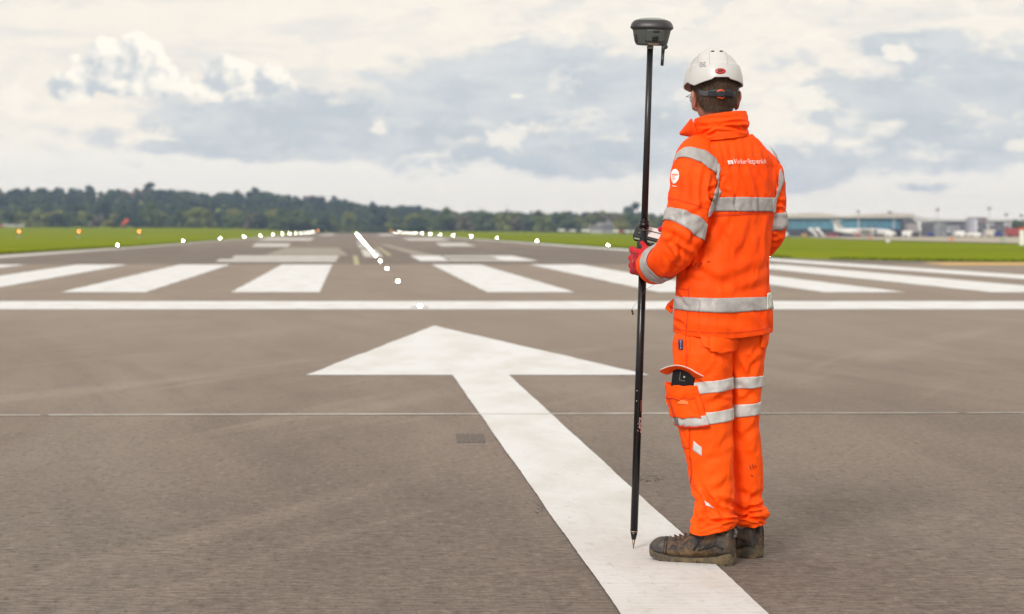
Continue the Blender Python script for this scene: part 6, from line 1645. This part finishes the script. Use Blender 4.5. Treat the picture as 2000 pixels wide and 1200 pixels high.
def left_glove():
    DP = float(pp(tz(510))[1])          # pole depth at the hand
    wr = W(1276, 505, 7.435); S = []
    # back of the hand: from the wrist to the knuckles, a flattened form on the near-left side of the pole
    S.append(capped(tube_sheet([(0, *W(1283, 507, 7.43), .030, .031), (1, *W(1272, 507, 7.435), .027, .034), (2, *W(1261, 508, 7.44), .020, .042), (3, *W(1249, 509, 7.450), .020, .0445), (4, *W(1241, 510, DP - .036), .020, .0435)], 30, 30, up=(0.2, .25, 1))))
    S.append(capped(chain([W(1243, 497, DP - .030), W(1242, 510, DP - .028), W(1243, 523, DP - .030)], [.016, .017, .016])))
    ys = [(492, 487), (505.5, 503), (518, 517.5), (529.5, 529)]; rad = [.0126, .0128, .0122, .0108]; reach = [.036, .042, .040, .032]
    pxp = float(px_of(pp(tz(510)))[0])
    for k in range(4):
        y0, y1 = ys[k]; r_ = rad[k]
        S.append(capped(chain([W(1249, y0 + 2, 7.45), W(1240, y0, DP - .036), W(1235.5 - (1.5 if k in (1, 2) else 0), y1 + 1, DP - .012), W(1236.5 - (1 if k in (1, 2) else 0), y1 + 2, DP + .016), W(1246, y1 + 3, DP + .029), W(1258, y1 + 3, DP + .028), W(1264 + 2 * (k == 1), y1 + 3, DP + .018)], [r_ * 1.05, r_ * 1.12, r_ * 1.05, r_, r_ * .95, r_ * .9, r_ * .8])))
    # thumb base rising towards the pole
    S.append(capped(chain([W(1272, 505, 7.44), W(1267, 497, 7.437), W(1260, 485, DP - .045), W(1254, 475, DP - .036)], [.019, .0175, .0135, .0085])))
    g = glove_obj('glove', S, GR_, person)
    tip = glove_obj('thumb_tip', [capped(chain([W(1258, 486, DP - .038), W(1252, 481, DP - .032), W(1249.5, 476, DP - .024), W(1250, 472.5, DP - .012)], [.0125, .0125, .0115, .0092])),
                                   capped(chain([W(1256, 488, DP - .036), W(1247, 487, DP - .032), W(1240, 487.5, DP - .026)], [.0095, .0080, .0062]))], GB, g)
    glove_obj('palm_coating', [capped(chain([W(1240, 532, DP - .03), W(1248, 534, DP - .025), W(1258, 533, DP - .02)], [.0085, .010, .009])),
                               capped(chain([W(1246, 517, DP - .0), W(1250, 505, DP - .0), W(1250, 495, DP)], [.02, .02, .018]))], GB, g)
    dg = bpy.context.evaluated_depsgraph_get(); dg.update()
    bh = BVHTree.FromObject(g, dg); MW = wm(g)
    # rebuild in world space
    me = g.evaluated_get(dg).to_mesh(); vs = [tuple(MW @ v.co) for v in me.vertices]; fs = [tuple(p.vertices) for p in me.polygons]; g.evaluated_get(dg).to_mesh_clear()
    bh = BVHTree.FromPolygons(vs, fs)
    r = random.Random(8)
    ink = mat('glove_ink', (.06, .008, .01), .8)
    for col, (tx, x0, y0, x1, y1) in enumerate((('SAFETY GRIP', 1239.5, 521, 1241, 494), ('EN 388 4131X', 1244, 523, 1246, 494))):
        ln = math.hypot(x1 - x0, y1 - y0); text_decal('printed_mark', tx, bh, x0, y0, ln, math.atan2(y0 - y1, x1 - x0), ink, g, 2.6, off=.0012, bold=.02)
    return g
left_glove()
def right_glove():
    S = [capped(tube_sheet([(0, *W(1322, 470, 7.625), .026, .030), (1, *W(1308, 468, 7.61), .022, .036), (2, *W(1296, 468, 7.60), .018, .040)], 20, 26, up=(0.2, .25, 1)))]
    for k in range(4):
        y = 456 + 9 * k; S.append(capped(chain([W(1298, y, 7.60), W(1287, y, 7.612), W(1277, y + 2, 7.60), W(1275, y + 3, 7.575)], [.011, .0108, .010, .0085])))
    S.append(capped(chain([W(1306, 458, 7.59), W(1298, 450, 7.575), W(1290, 448, 7.555)], [.016, .013, .010])))
    return glove_obj('glove', S, GR_, person)
right_glove()

# ---- controller clipped to the pole
def controller():
    cx, cy, D_ = 1272, 461, 7.565; c = W(cx, cy, D_); root = empty('field_controller', tuple(c), 'black handheld controller with a pale screen clipped behind the survey pole', 'controller')
    root.rotation_euler = (R(38), R(14), R(-14))
    k = dict(world=False)
    BK = mat('controller_black', (.014, .014, .016), .5)
    MB().box((0, 0, 0), (.118, .075, .030)).build('case', BK, root, bevel=.007, **k)
    MB().box((.012, .0, .0165), (.070, .056, .003)).build('screen', mat('screen_pale', (.74, .72, .72), .25), root, bevel=.001, **k)
    MB().box((.012, .002, .0190), (.074, .003, .002)).build('screen_bar', BK, root, **k)
    for y in (-.0385, .0385): MB().box((0, y, .002), (.110, .002, .007)).build('side_stripe', mat('stripe_green', (.45, .58, .42), .5), root, **k)
    for i in range(3): MB().box((-.042, -.02 + i * .02, .0165), (.010, .010, .003)).build('key', mat('key_grey', (.12, .12, .13), .5), root, bevel=.001, **k)
    MB().box((-.061, 0, .0), (.004, .05, .018)).build('end_cap', BK, root, bevel=.001, **k)
    br = MB().tube(pp(tz(480)), pp(tz(474)), .019, .019, 24); p = pp(tz(477)); br.tube(p + np.array([.012, 0, 0]), W(1276, 479, 7.53), .006, .006, 10).tube(W(1276, 479, 7.53), W(1274, 466, 7.56), .006, .006, 10)
    br.build('bracket', BK, root, True)
controller()
# ---- cord hanging by the pole
def cord():
    pts = [W(1282, 553, 7.41), W(1275, 558, 7.43), W(1268, 562, 7.45), W(1262, 566, 7.475), W(1253, 578, 7.50), W(1245, 590, 7.52), W(1238, 598, 7.525), W(1234, 605, 7.53)]
    K = np.array(pts); u = np.linspace(0, 7, 50); Q = cubic(np.arange(8), K, u); mb = MB()
    for a, b in zip(Q[:-1], Q[1:]): mb.tube(a, b, .0006, .0006, 5)
    root = empty('cord', tuple(pts[-1]), 'thin dark cord with a small black toggle hanging beside the pole', 'cord')
    mb.build('string', mat('cord_grey', (.10, .09, .08), .8), root)
    MB().tube(W(1234, 605, 7.53), W(1235, 609, 7.53), .0025, .0035, 10).tube(W(1235, 609, 7.53), W(1236.5, 615, 7.53), .0040, .0030, 10).build('toggle', mat('frame_black', (.02, .02, .02)), root, True)
cord()
